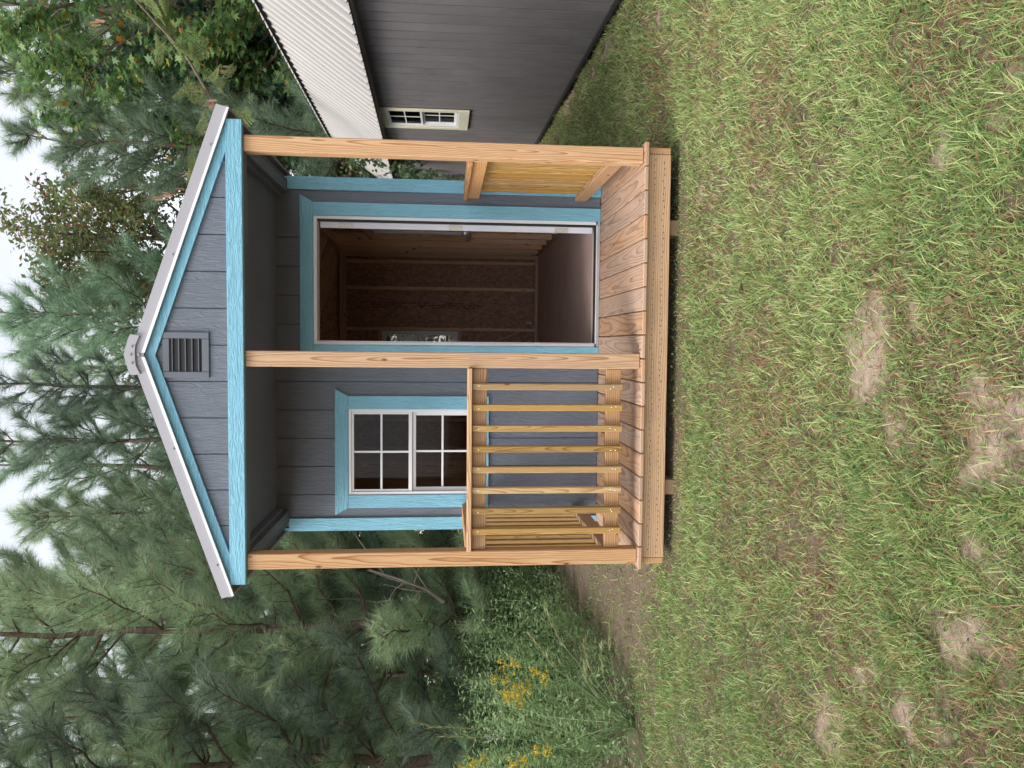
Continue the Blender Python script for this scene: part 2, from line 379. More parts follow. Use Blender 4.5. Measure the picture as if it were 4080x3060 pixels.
def tube_arrays(pts, rad, sides=6):
    """tapered tube through points -> verts, tris"""
    pts = np.asarray(pts, float); rad = np.asarray(rad, float); n = len(pts)
    t = np.gradient(pts, axis=0); t /= np.linalg.norm(t, axis=1)[:, None] + 1e-9
    ref = np.array([0.31, 0.17, 0.93]) if abs(t[0][2]) < 0.9 else np.array([1.0, 0.1, 0.0])
    u = np.cross(t, ref); u /= np.linalg.norm(u, axis=1)[:, None] + 1e-9
    w = np.cross(t, u)
    an = np.linspace(0, 2 * np.pi, sides, endpoint=False)
    V = pts[:, None] + rad[:, None, None] * (np.cos(an)[None, :, None] * u[:, None] + np.sin(an)[None, :, None] * w[:, None])
    V = V.reshape(-1, 3); F = []
    for i in range(n - 1):
        for j in range(sides):
            a, b = i * sides + j, i * sides + (j + 1) % sides
            F += [(a, b, b + sides), (a, b + sides, a + sides)]
    return V, np.array(F, int)
class Tris:
    def __init__(s): s.V = []; s.F = []; s.n = 0
    def add(s, V, F):
        if len(V) == 0: return
        s.V.append(V); s.F.append(F + s.n); s.n += len(V)
    def tube(s, pts, rad, sides=6): s.add(*tube_arrays(pts, rad, sides))
    def scatter(s, tv, tf, Rm, T):
        n = len(T)
        if n == 0: return
        V = np.einsum('nij,kj->nki', Rm, tv) + T[:, None]
        F = tf[None] + (np.arange(n) * len(tv))[:, None, None]
        s.add(V.reshape(-1, 3), F.reshape(-1, 3))
    def mesh(s, name, mat, smooth=False, attr=None):
        V = np.concatenate(s.V).astype(np.float32); F = np.concatenate(s.F).astype(np.int32)
        me = bpy.data.meshes.new(name)
        me.vertices.add(len(V)); me.vertices.foreach_set('co', V.ravel())
        me.loops.add(F.size); me.loops.foreach_set('vertex_index', F.ravel())
        me.polygons.add(len(F)); me.polygons.foreach_set('loop_start', np.arange(0, F.size, 3, dtype=np.int32))
        me.polygons.foreach_set('loop_total', np.full(len(F), 3, np.int32))
        if smooth: me.polygons.foreach_set('use_smooth', np.ones(len(F), bool))
        if attr is not None:
            a = me.attributes.new('tone', 'FLOAT', 'POINT'); a.data.foreach_set('value', attr.astype(np.float32))
        me.update(); me.validate(); me.materials.append(M[mat] if isinstance(mat, str) else mat)
        return me
def frames(d, rng, up=None):
    """rotation matrices whose local y axis is d, with random roll (or z near up)"""
    d = d / (np.linalg.norm(d, axis=1)[:, None] + 1e-9); n = len(d)
    ref = rng.normal(size=(n, 3)) if up is None else np.tile(np.asarray(up, float), (n, 1)) + 0.35 * rng.normal(size=(n, 3))
    x = np.cross(d, ref); x /= np.linalg.norm(x, axis=1)[:, None] + 1e-9
    z = np.cross(x, d)
    return np.stack([x, d, z], axis=2)

# value noise for python-side masks
def vnoise(x, y, seed=0):
    def h(i, j):
        k = (i.astype(np.int64) * 374761393 + j.astype(np.int64) * 668265263 + seed * 1442695041) & 0x7fffffff
        k = ((k ^ (k >> 13)) * 1274126177) & 0x7fffffff
        return ((k ^ (k >> 16)) & 0xffff) / 65535.0
    i, j = np.floor(x), np.floor(y); fx, fy = x - i, y - j
    fx = fx * fx * (3 - 2 * fx); fy = fy * fy * (3 - 2 * fy)
    return (h(i, j) * (1 - fx) + h(i + 1, j) * fx) * (1 - fy) + (h(i, j + 1) * (1 - fx) + h(i + 1, j + 1) * fx) * fy
def fbm(x, y, seed=0, o=4):
    s = 0; a = 0.5; t = 0
    for k in range(o): s = s + a * vnoise(x * 2 ** k, y * 2 ** k, seed + k * 17); t += a; a *= 0.5
    return s / t
def smooth(a, b, x):
    t = np.clip((x - a) / (b - a), 0, 1); return t * t * (3 - 2 * t)
# photo column (upright, 0..3060) at depth Y -> X
def px(U, Y):
    d = FWD + RIGHT * (U - 1530) / FPX
    return CAM[0] + (Y - CAM[1]) * d[0] / d[1]
def pix(x, y, Y):
    """photo pixel (x, y) on the vertical plane at depth Y"""
    d = FWD + RIGHT * (3060 - y - 1530) / FPX + UP * (2040 - x) / FPX
    return CAM + (Y - CAM[1]) / d[1] * d
def pixz(x, y, z=0.0):
    d = FWD + RIGHT * (3060 - y - 1530) / FPX + UP * (2040 - x) / FPX
    return CAM + (z - CAM[2]) / d[2] * d

# ------------------------------------------------------------------ ground
PATCH = [(0.05, -2.02, 0.177, 0.121), (-1.02, -2.22, 0.111, 0.221), (-0.12, -2.62, 0.155, 0.121), (-0.18, -2.22, 0.144, 0.078), (-0.60, -2.62, 0.133, 0.111),
         (0.70, -2.57, 0.111, 0.066), (-0.78, -2.48, 0.111, 0.099), (-0.32, -2.53, 0.133, 0.066), (0.18, -2.26, 0.066, 0.056), (0.62, -2.36, 0.078, 0.066),
         (-0.30, -0.30, 0.094, 0.047), (0.9, -0.33, 0.094, 0.037), (-1.28, -1.9, 0.078, 0.133), (2.62, 3.0, 0.094, 0.468), (2.80, 4.35, 0.094, 0.561), (2.60, 2.2, 0.056, 0.281), (2.85, 5.5, 0.094, 0.561), (2.2, 0.5, 0.094, 0.112), (1.95, 1.5, 0.112, 0.233)]
def sandy(x, y):
    v = np.zeros_like(x)
    wx = x + 0.10 * (fbm(x * 6, y * 6, 5) - 0.5) * 2; wy = y + 0.10 * (fbm(x * 6, y * 6, 9) - 0.5) * 2
    for (a, b, ra, rb) in PATCH:
        q = ((wx - a) / ra) ** 2 + ((wy - b) / rb) ** 2
        v = np.maximum(v, 1 - smooth(0.2, 1.9, q))
    return np.clip(v * smooth(.30, .62, fbm(x * 11, y * 11, 15)) * 1.15, 0, 1)
def dryness(x, y):
    return smooth(0.42, 0.70, fbm(x * 1.7, y * 1.7, 31)) 
def mulch(x, y):
    """bare brown strip running back along the left side of the shed"""
    w = 0.25 * (fbm(x * 3, y * 3, 77) - 0.5)
    edge_l = -2.42 - 0.03 * np.clip(y - 1.2, 0, 5) + w
    a = smooth(edge_l - 0.10, edge_l + 0.08, x) * (1 - smooth(-1.42, -1.15, x + w * 0.8)) * smooth(0.55, 1.15, y + (x + 2.4) * 0.72 * 0.6 + w) 
    return np.clip(a, 0, 1)
def height(x, y):
    near = np.exp(-((x / 9) ** 2 + (y / 12) ** 2))
    return (0.03 * (fbm(x * 1.3, y * 1.3, 3) - 0.5) + 0.018 * (fbm(x * 7, y * 7, 4) - 0.5)) * near * (1 - 0.8 * ((np.abs(x) < 1.3) & (y > -0.05) & (y < 5)))
def spaced(a, b, fine, far, g=1.28):
    v = list(np.arange(a, b + 1e-6, fine)); st = fine
    x = b
    while x < far: st *= g; x += st; v.append(x)
    st = fine; x = a
    while x > -far: st *= g; x -= st; v.insert(0, x)
    return np.array(v)
gx = spaced(-3.6, 3.4, 0.05, 260); gy = spaced(-3.2, 6.5, 0.05, 260)
X, Y = np.meshgrid(gx, gy); gz = height(X, Y)
nx, ny = len(gx), len(gy)
gv = np.stack([X, Y, gz], 2).reshape(-1, 3)
ii = (np.arange(ny - 1)[:, None] * nx + np.arange(nx - 1)[None]).ravel()
t = Tris(); t.add(gv, np.concatenate([np.stack([ii, ii + 1, ii + nx + 1], 1), np.stack([ii, ii + nx + 1, ii + nx], 1)]))
def ground_mat():
    mt, n = new_mat('lawn_soil'); p = principled(n, 0.95, spec=0.15)
    tc = n.nodes.new('ShaderNodeTexCoord')
    def nz(scale, det=6.0, rough=0.6):
        z = N(n, 'ShaderNodeTexNoise'); z.inputs['Scale'].default_value = scale; z.inputs['Detail'].default_value = det; z.inputs['Roughness'].default_value = rough
        L(n, tc, 'Object', z, 'Vector'); return z
    a, b, c = nz(2.5), nz(38.0, 8.0, 0.75), nz(170.0, 4.0, 0.7)
    r1 = ramp(n, [(0.28, (0.11, 0.085, 0.055)), (0.5, (0.18, 0.135, 0.095)), (0.72, (0.28, 0.21, 0.155))]); L(n, b, 0, r1, 0)
    r2 = ramp(n, [(0.3, (0.32, 0.225, 0.17)), (0.55, (0.50, 0.385, 0.305)), (0.78, (0.64, 0.51, 0.42))]); L(n, b, 0, r2, 0)
    at = N(n, 'ShaderNodeAttribute', attribute_name='tone')
    mx = N(n, 'ShaderNodeMix', data_type='RGBA'); L(n, at, 'Fac', mx, 0); L(n, r1, 0, mx, 6); L(n, r2, 0, mx, 7)
    # woodland floor further back
    m2 = N(n, 'ShaderNodeMix', data_type='RGBA', blend_type='MULTIPLY'); m2.inputs[0].default_value = 0.6
    r3 = ramp(n, [(0.3, (0.7, 0.68, 0.66)), (0.7, (1.15, 1.12, 1.08))]); L(n, c, 0, r3, 0)
    L(n, mx, 2, m2, 6); L(n, r3, 0, m2, 7); L(n, m2, 2, p, 'Base Color')
    bump(n, c, 0, p, 0.8, 0.010)
    return mt
M['ground'] = ground_mat()
mu = mulch(X, Y)
tone = np.maximum(sandy(X, Y), 0.16 * mu * (0.6 + 0.8 * fbm(X * 4, Y * 4, 55))).ravel()
tag(link('ground', t.mesh('ground', 'ground', True, tone)), kind='structure')

# ================================================================== the porch shed
D = 1.221                                   # porch depth, front wall face
YB = 4.86                                   # back wall outer face
WL, WR = -1.262, 1.222                      # side wall frame faces
rnd = random.Random(5)
shed = empty('porch_shed', (0, 0, 0), 0, 'small grey gabled shed with sky blue trim and an open wooden porch', 'shed', origin=(0, 0, -H))
S = shed
# floor frame
box('rim_joist', -1.187, 1.187, 0.016, 0.054, -0.168, -0.0275, 'joistX', S, 0.004)
for s in (-1, 1):
    box('side_joist', *sorted((s * 1.189, s * 1.226)), 0.019, YB, -0.167, -0.0278, 'joistY', S, 0.004)
    box('skid', s * 0.77 - 0.045, s * 0.77 + 0.045, 0.045, YB - 0.05, -0.258, -0.170, 'old', S, 0.004)
for k in range(1, 11):
    y = 0.054 + k * 0.405
    box('floor_joist', -1.187, 1.187, y, y + 0.038, -0.166, -0.029, 'old', S, 0.0)
# incised dots of the pressure treatment on the rim joist
rj = bmesh.new()
for i in range(64):
    for j in range(2):
        x = -1.16 + i * 0.0365 + (0.018 if j else 0) + rnd.uniform(-.004, .004); z = -0.125 + 0.052 * j + rnd.uniform(-.006, .006)
        bmesh.ops.create_cube(rj, size=1.0, matrix=Matrix.Translation((x, 0.0155, z)) @ Matrix.Diagonal((0.0085, 0.002, 0.0035, 1)))
o = bm_obj('treatment_marks', rj, 'black', S, (0, 0.0155, -0.1)); tag(o, kind='stuff')
# deck boards
nb = 18; pitch = 2.5 / nb
for i in range(nb):
    x0 = -1.25 + i * pitch
    f = rnd.uniform(-0.005, 0.005); dz = rnd.uniform(-0.0012, 0.0012)
    bmx = boxmesh(pitch - 0.005, D - 0.004 + 0.032, 0.0262, M['deck'], 0.0055)
    link('deck_board', bmx, S, (x0 + pitch / 2, (D - 0.004 - 0.032) / 2 + f, -0.0131 + dz))
# posts
for x in (-1.219, -0.062, 1.130):
    box('post', x, x + 0.089, 0.001, 0.090, 0.0015, 2.257, 'postZ', S, 0.004)
# front beam, gable and roof edge
box('front_beam', -1.296, 1.296, -0.026, 0.012, 2.257, 2.345, 'blueX', S, 0.003)
box('beam_backer', -1.219, 1.219, 0.0125, 0.091, 2.2585, 2.344, 'greyX', S, 0.002)
SL = 0.3455
def zr(x, z0): return z0 - SL * abs(x)
gx0 = 0.0565
gab = prism('gable_backing', [(-1.27, 2.346), (1.27, 2.346), (0, 2.346 + SL * 1.22)], 'xz', 0.014, 0.03, 'greyX', S)
edges = [gx0 + 0.2040 * k for k in range(-7, 7)]
for a, b in zip(edges[:-1], edges[1:]):
    a2, b2 = a + 0.003, b - 0.003
    z0 = 2.3462; top = 2.774
    pts = [(a2, z0), (b2, z0)]
    for x in sorted({b2, a2} | ({0.0} if a2 < 0 < b2 else set()), reverse=True): pts.append((x, zr(x, top)))
    if max(q[1] for q in pts) <= z0 + 0.02: continue
    # clip at the beam
    xi = (top - z0) / SL
    pts = [(max(-xi, min(xi, q[0])), max(q[1], z0)) for q in pts]
    out = []
    for q in pts:
        if not out or (abs(q[0] - out[-1][0]) + abs(q[1] - out[-1][1])) > 1e-4: out.append(q)
    if abs(out[0][0] - out[-1][0]) + abs(out[0][1] - out[-1][1]) < 1e-4: out.pop()
    if len(out) >= 3: prism('siding_board', out, 'xz', 0.002, 0.014, 'greyZ', gab)
for s in (-1, 1):
    # blue rake board, metal rake flashing with a bright hem
    e = 1.262
    prism('rake_board', [(0, 2.735), (s * e, 2.735 - SL * e), (s * e, 2.789 - SL * e), (0, 2.789)], 'xz', -0.017, 0.001, 'blueX', S)
    e = 1.352
    fl = prism('rake_flashing', [(0, 2.790), (s * e, 2.790 - SL * e), (s * (e + 0.018), 2.856 - SL * e), (0, 2.862)], 'xz', -0.034 - (0.003 if s > 0 else 0), -0.018, 'flash', S)
    prism('hem', [(s * 0.012, 2.782), (s * e, 2.786 - SL * e), (s * e, 2.7985 - SL * e), (s * 0.012, 2.7985)], 'xz', -0.043, -0.030, 'flash_edge', fl)
    for q in (0.33, 0.62, 0.93, 1.18) if False else ((0.55, 1.15) if s > 0 else (0.52, 1.18)):
        disc('screw', (s * q, -0.040, 2.818 - SL * q), 0.0062, 0.009, '-Y', 'screw', fl)
    # roof panel
    e = 1.368
    prism('roof_panel', [(0, 2.846), (s * e, 2.846 - SL * e), (s * e, 2.862 - SL * e), (0, 2.862)], 'xz', -0.018, YB + 0.05, 'flash', S)
    prism('eave_flashing', [(s * 1.352, 2.33), (s * 1.368, 2.33), (s * 1.368, 2.374), (s * 1.352, 2.378)], 'xz', -0.017, YB + 0.05, 'flash', S)
    for k in range(7):
        y = 1.26 + k * 0.59
        prism('rafter', [(0.0, 2.74), (s * 1.26, 2.74 - SL * 1.26), (s * 1.26, 2.84 - SL * 1.26), (0, 2.84)], 'xz', y + (0.0 if s < 0 else 0.0), y + 0.038, 'studX', S)
cap = prism('ridge_cap', [(-0.105, 2.805), (-0.112, 2.852), (-0.085, 2.866), (0, 2.889), (0.085, 2.866), (0.112, 2.852), (0.105, 2.805), (0.055, 2.826), (0.02, 2.83), (-0.02, 2.83), (-0.06, 2.826)], 'xz', -0.052, YB + 0.06, 'flash', S)
for q in ((0.0, 2.852), (0.045, 2.845), (-0.045, 2.845)): disc('screw', (q[0], -0.056, q[1]), 0.0068, 0.010, '-Y', 'screw', cap)
disc('screw', (0.0, -0.043, 2.812), 0.0085, 0.012, '-Y', 'screw', cap)
# gable vent
v = box('gable_vent', -0.105, 0.105, -0.001, 0.0015, 2.475, 2.672, 'black', S, 0.0)
tag(v, 'grey painted louvred gable vent')
for a in ((-0.128, -0.092, 2.448, 2.70), (0.092, 0.128, 2.448, 2.70)): box('vent_frame', a[0], a[1], -0.0105, 0.001, a[2], a[3], 'ventp', v, 0.003)
for a in ((-0.0915, 0.0915, 2.448, 2.488), (-0.0915, 0.0915, 2.662, 2.70)): box('vent_frame', a[0], a[1], -0.0100, 0.001, a[2], a[3], 'ventp', v, 0.003)
for k in range(5):
    z = 2.505 + k * 0.0355
    box('louvre', -0.0912, 0.0912, -0.012, -0.0015, z - 0.0015, z + 0.0015, 'ventp', v, 0.0, rot=(R(40), 0, 0))
for k in range(13):
    for zz in (2.272, 2.330):
        disc('nail', (-1.24 + k * 0.2065 + rnd.uniform(-.01, .01), -0.0262, zz + rnd.uniform(-.004, .004)), 0.0032, 0.0014, '-Y', 'blueX', bpy.data.objects['front_beam'], 6)
# porch ceiling and side beams
box('porch_ceiling', -1.215, 1.215, 0.092, D - 0.001, 2.3455, 2.356, 'greyY', S, 0.0)
for s, wall in ((-1, -1.219), (1, 1.219)):
    a, b = sorted((wall, wall - s * 0.075))
    box('side_beam', a, b, 0.0915, D - 0.002, 2.2645, 2.3445, 'greyY', S, 0.003)
    a, b = sorted((wall - s * 0.0755, wall - s * 0.10))
    box('ceiling_trim', a, b, 0.0915, D - 0.017, 2.300, 2.3448, 'greyY', S, 0.003)
    a, b = sorted((wall + s * 0.001, wall + s * 0.014))
    box('side_beam_siding', a, b, 0.013, D - 0.002, 2.262, 2.40, 'greyY', S, 0.002)

# --- front wall: grooved siding boards around the door and the window
DX0, DX1, DZ = 0.060, 0.985, 2.083          # inner edges of the door casing
WX0, WX1, WZ0, WZ1 = -1.035, -0.404, 0.91, 1.838
holes = [(DX0, DX1, -1, DZ), (WX0, WX1, WZ0, WZ1)]
fw = cells('front_wall', WL, WR, 0.002, 2.38, [(DX0 - .004, DX1 + .004, -1, DZ + .004), (WX0 - .004, WX1 + .004, WZ0 - .004, WZ1 + .004)], 'xz', D + 0.0125, D + 0.024, 'greyZ', S)
g0 = -0.207
eds = [WL] + [g0 + 0.2062 * k for k in range(-4, 6)] + [WR]
for a, b in zip(eds[:-1], eds[1:]):
    if b - a > 0.02: cells('siding_board', a + 0.003, b - 0.003, 0.002, 2.346, holes, 'xz', D, D + 0.0125, 'greyZ', fw)
# corner trim
for (a, b) in ((1.163, 1.255), (-1.296, -1.203)):
    box('corner_trim', a, b, D - 0.017, D - 0.001, 0.001, 2.2632, 'blueZ', S, 0.002)
box('corner_trim', 1.2355, 1.2545, D - 0.0008, D + 0.09, -0.02, 2.30, 'blueZ', S, 0.002)
box('corner_trim', -1.2955, -1.2755, D - 0.0008, D + 0.09, -0.02, 2.30, 'blueZ', S, 0.002)
# door casing with flared head
def casing(name, xl, xr, z0, z1, w, flare, sill=None):
    c = prism(name, [(xl - w - flare, z1 + w), (xl - w, z1 + 0.0005), (xr + w, z1 + 0.0005), (xr + w + flare, z1 + w)], 'xz', D - 0.018, D - 0.001, 'blueX', S, 0.0015)
    box('casing_side', xl - w, xl, D - 0.0175, D - 0.001, z0, z1, 'blueZ', c, 0.002)
    box('casing_side', xr, xr + w, D - 0.0175, D - 0.001, z0, z1, 'blueZ', c, 0.002)
    if sill: box('casing_bottom', xl - w, xr + w, D - 0.018, D - 0.001, z0 - w, z0 - 0.0005, 'blueX', c, 0.002)
    return c
casing('door_casing', DX0, DX1, 0.002, DZ, 0.093, 0.052)
casing('window_casing', WX0, WX1, WZ0, WZ1, 0.095, 0.050, True)
# door frame and sill
df = box('door_frame', 0.0605, 0.9845, D - 0.004, D + 0.115, 2.058, 2.0825, 'vinyl', S, 0.002)
box('jamb', 0.0605, 0.081, D - 0.004, D + 0.115, 0.031, 2.0575, 'vinyl', df, 0.002)
box('jamb', 0.962, 0.9845, D - 0.004, D + 0.115, 0.031, 2.0575, 'vinyl', df, 0.002)
box('door_stop', 0.950, 0.9615, D + 0.012, D + 0.03, 0.031, 2.0575, 'black', df, 0.0)
box('door_stop', 0.0815, 0.090, D + 0.012, D + 0.03, 0.031, 2.0575, 'vinyl', df, 0.0)
sl = box('door_sill', 0.0605, 0.9845, D - 0.012, D + 0.125, 0.001, 0.0205, 'alu', S, 0.003)
box('sill_strip', 0.0815, 0.9615, D + 0.045, D + 0.075, 0.0206, 0.034, 'black', sl, 0.002)
box('sill_lip', 0.0815, 0.9615, D + 0.0, D + 0.02, 0.0206, 0.027, 'vinyl', sl, 0.002)
# open door leaf, swung back against the right wall
leaf = link('door', boxmesh(0.044, 0.86, 2.005, M['doorw'], 0.002), S, (0.926 + 0.076, D + 0.075 + 0.43, 0.042 + 1.0025), (0, 0, R(-9.5)))
leaf['label'] = 'white door leaf swung inward with pale hinges on its edge'
for z in (1.860, 1.066, 0.279):
    hg = bpy.data.objects.new('hinge', boxmesh(0.036, 0.004, 0.10, M['hinge'], 0.0015)); COL.objects.link(hg); hg.parent = leaf
    hg.location = (-0.004, -0.4325, z - 1.0445); OFF[hg] = Vector((0, 0, 0))
    for k, (sx, sz) in enumerate(((-.007, .036), (.007, .012), (-.007, -.012), (.007, -.036))):
        bmq = bmesh.new(); bmesh.ops.create_cone(bmq, cap_ends=True, segments=8, radius1=.0035, radius2=.0035, depth=.003, matrix=Matrix.Translation((sx, -0.003, sz)) @ Matrix.Rotation(R(90), 4, 'X'))
        bm_obj('hinge_screw', bmq, 'screw', hg)
bmq = bmesh.new(); bmesh.ops.create_uvsphere(bmq, u_segments=12, v_segments=8, radius=.028, matrix=Matrix.Translation((-0.055, 0.36, -0.07)))
bmesh.ops.create_cone(bmq, cap_ends=True, segments=10, radius1=.014, radius2=.014, depth=.05, matrix=Matrix.Translation((-0.035, 0.36, -0.07)) @ Matrix.Rotation(R(90), 4, 'Y'))
OFF[leaf] = Vector((0, 0, 0)); bm_obj('door_knob', bmq, 'alu', leaf, smooth=True)

# sash window: frame, two sashes of 2 x 2 panes
def sash_window(parent, x0, x1, z0, z1, y, plane='xz', sgn=1, cols=2, name='window', fr=0.022, zm=None, mat='vinyl', gl='glass'):
    """y is the outer face; sgn gives the direction of the inside"""
    def bx(nm, a, b, d0, d1, c, d, mt, par, bv=0.002):
        lo, hi = sorted((y + sgn * d0, y + sgn * d1))
        return box(nm, a, b, lo, hi, c, d, mt, par, bv) if plane == 'xz' else box(nm, lo, hi, a, b, c, d, mt, par, bv)
    zm = zm or (z0 + z1) / 2
    w = bx(name, x0, x1, 0.0, 0.085, z1 - fr, z1, mat, parent)
    bx('frame', x0, x1, 0.0, 0.085, z0, z0 + fr, mat, w)
    for (a, b) in ((x0, x0 + fr), (x1 - fr, x1)): bx('frame', a, b, 0.001, 0.084, z0 + fr + .0003, z1 - fr - .0003, mat, w)
    for (za, zb, d, st) in ((zm - 0.0005, z1 - fr - .0005, 0.010, 0.016), (z0 + fr + .0005, zm - 0.001, 0.036, 0.026)):
        xa, xb = x0 + fr + .0005, x1 - fr - .0005
        sa = bx('sash', xa, xb, d, d + 0.024, zb - st, zb, mat, w)
        bx('rail', xa, xb, d - .001, d + 0.025, za, za + 0.026, mat, sa)
        for (a, b) in ((xa, xa + st), (xb - st, xb)): bx('stile', a, b, d + .0005, d + 0.0235, za + 0.0263, zb - st - .0003, mat, sa)
        ia, ib, ja, jb = xa + st + .0003, xb - st - .0003, za + 0.0263, zb - st - .0003
        mw = 0.0075
        for k in range(1, cols):
            c = ia + (ib - ia) * k / cols; bx('muntin', c - mw, c + mw, d + .003, d + 0.021, ja, jb, mat, sa, 0.0015)
        c = (ja + jb) / 2
        es = [ia] + [ia + (ib - ia) * k / cols for k in range(1, cols)] + [ib]
        for k in range(cols):
            a = es[k] + (mw if k else 0) + .0003; b = es[k + 1] - (mw if k < cols - 1 else 0) - .0003
            bx('muntin', a, b, d + .0035, d + 0.0205, c - mw, c + mw, mat, sa, 0.0015)
            for (e, f) in ((ja, c - mw - .0003), (c + mw + .0003, jb)): bx('pane', a, b, d + 0.010, d + 0.014, e, f, gl, sa, 0.0)
    return w
wf = sash_window(S, WX0 + 0.001, WX1 - 0.001, WZ0 + 0.001, WZ1 - 0.001, D - 0.010, zm=1.377)
wf['label'] = 'white vinyl sash window with eight panes beside the door'

# --- side and back walls
RWY0, RWY1, RWZ0, RWZ1 = 2.90, 3.58, 0.93, 1.88
for s, xin, hl in ((1, WR, [(RWY0, RWY1, RWZ0, RWZ1)]), (-1, WL, [])):
    a, b = (xin, xin + s * 0.010)
    wl = cells('side_wall', D + 0.0245, YB - 0.0005, 0.0, 2.40, [(h[0] + .0, h[1], h[2], h[3]) for h in hl], 'yz', a, b, 'osb', S)
    ys = [D + 0.026 + k * 0.2032 for k in range(19)]
    for u0, u1 in zip(ys[:-1], ys[1:]):
        if u0 < YB - 0.02: cells('siding_board', u0 + 0.003, min(u1 - 0.003, YB), -0.02, 2.40, hl, 'yz', b + s * 0.0005, b + s * 0.013, 'greyZ', wl)
    for k in range(10):
        y = D + 0.115 + k * 0.4 - 0.02
        if y + 0.04 > YB - 0.12: y = YB - 0.135
        lo, hi = sorted((xin - s * 0.0005, xin - s * 0.089))
        if hl and RWY0 - 0.04 < y < RWY1: 
            box('stud', lo, hi, y, y + 0.038, 0.070, RWZ0 - 0.042, 'studZ', wl, 0.002)
        else: box('stud', lo, hi, y, y + 0.038, 0.070, 2.30, 'studZ', wl, 0.002)
    lo, hi = sorted((xin - s * 0.0008, xin - s * 0.0888))
    box('sole_plate', lo, hi, D + 0.115, YB - 0.115, 0.0315, 0.0695, 'studY', wl, 0.002)
    box('top_plate', lo, hi, D + 0.115, YB - 0.115, 2.3005, 2.3385, 'studY', wl, 0.002)
    box('top_plate', lo, hi, D + 0.115, YB - 0.115, 2.339, 2.377, 'studY', wl, 0.002)
    if hl:
        for (y, z) in ((RWZ0 - .0415, RWZ0 - .0035), (RWZ1 + .0035, RWZ1 + .0415)): box('window_buck', lo, hi, RWY0 - .04, RWY1 + .04, y, z, 'studY', wl, 0.002)
        for y in (RWY0 - .0415, RWY1 + .0035): box('window_buck', lo, hi, y, y + .038, RWZ0 - .0034, RWZ1 + .0034, 'studZ', wl, 0.002)
        sw = sash_window(S, RWY0 + .001, RWY1 - .001, RWZ0 + .001, RWZ1 - .001, WR + 0.062, 'yz', -1)
        sw['label'] = 'white sash window in the side wall seen through the doorway'
        for (a1, b1, c1, d1) in ((RWY0 - .09, RWY0, RWZ0, RWZ1), (RWY1, RWY1 + .09, RWZ0, RWZ1), (RWY0 - .09, RWY1 + .09, RWZ0 - .09, RWZ0 - .0005), (RWY0 - .09, RWY1 + .09, RWZ1 + .0005, RWZ1 + .09)):
            box('window_trim', WR + 0.0235, WR + 0.04, a1, b1, c1, d1, 'blueZ', sw, 0.002)
BWX0, BWX1, BWZ0, BWZ1 = -0.46, 0.222, 0.985, 1.89
bh = [(BWX0, BWX1, BWZ0, BWZ1)]
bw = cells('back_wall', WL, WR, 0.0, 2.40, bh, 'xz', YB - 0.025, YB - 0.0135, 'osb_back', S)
for k in range(13):
    a = WL + k * 0.2032
    if a < WR - .02: cells('siding_board', a + .003, min(a + .2002, WR), -0.02, 2.40, bh, 'xz', YB - 0.013, YB, 'greyZ', bw)
prism('back_gable', [(-1.262, 2.4003), (1.222, 2.4003), (1.222, 2.82 - SL * 1.222), (0, 2.82), (-1.222, 2.82 - SL * 1.222)], 'xz', YB - 0.024, YB - 0.002, 'osb', bw)
for x in (-1.20, -0.86, BWX0 - 0.043, BWX1 + 0.004, 0.706, 1.018, 1.09):
    box('stud', x, x + 0.038, YB - 0.114, YB - 0.026, 0.070, 2.30, 'studZ', bw, 0.002)
box('sole_plate', WL + .09, WR - .09, YB - 0.1145, YB - 0.0262, 0.0315, 0.0695, 'studX', bw, 0.002)
box('top_plate', WL + .09, WR - .09, YB - 0.1145, YB - 0.0262, 2.3005, 2.3385, 'studX', bw, 0.002)
box('top_plate', WL, WR, YB - 0.1145, YB - 0.0262, 2.3395, 2.3775, 'studX', bw, 0.002)
box('window_buck', BWX0 - .004, BWX1 + .003, YB - 0.114, YB - 0.026, BWZ1 + .0005, BWZ1 + 0.04, 'studX', bw, 0.002)
box('window_buck', BWX0 - .004, BWX1 + .003, YB - 0.114, YB - 0.026, BWZ0 - 0.04, BWZ0 - .0005, 'studX', bw, 0.002)
sash_window(S, BWX0 + .001, BWX1 - .001, BWZ0 + .001, BWZ1 - .001, YB + 0.006, 'xz', -1)['label'] = 'sash window in the back wall glimpsed through the doorway'
# stamp print on the strand board (illegible rows of ink)
st = bmesh.new(); r2 = random.Random(9)
for row in range(3):
    z = 2.02
    while z > 0.78:
        ln = r2.uniform(0.03, 0.13)
        if r2.random() < 0.8:
            xx = 0.555 - row * 0.026 + r2.uniform(-.002, .002)
            bmesh.ops.create_cube(st, size=1.0, matrix=Matrix.Translation((xx, YB - 0.0256, z - ln / 2)) @ Matrix.Diagonal((0.012, 0.0008, ln, 1)))
        z -= ln + r2.uniform(0.008, 0.03)
bm_obj('printed_stamp', st, plain('faded_ink', (0.10, 0.06, 0.045), 0.8), bw, (0.53, YB - 0.0256, 1.4))
box('interior_floor', WL + .001, WR - .001, D + 0.1255, YB - 0.027, 0.0, 0.031, 'floor', S, 0.0)
# front wall frame inside
for x in (-1.20, WX0 - .042, WX1 + .004, 0.018, 0.989, 1.095):
    box('stud', x, x + 0.038, D + 0.0245, D + 0.113, 0.0315, 2.30, 'studZ', fw, 0.002)
box('top_plate', WL + .09, WR - .09, D + 0.0245, D + 0.1135, 2.3005, 2.3385, 'studX', fw, 0.002)

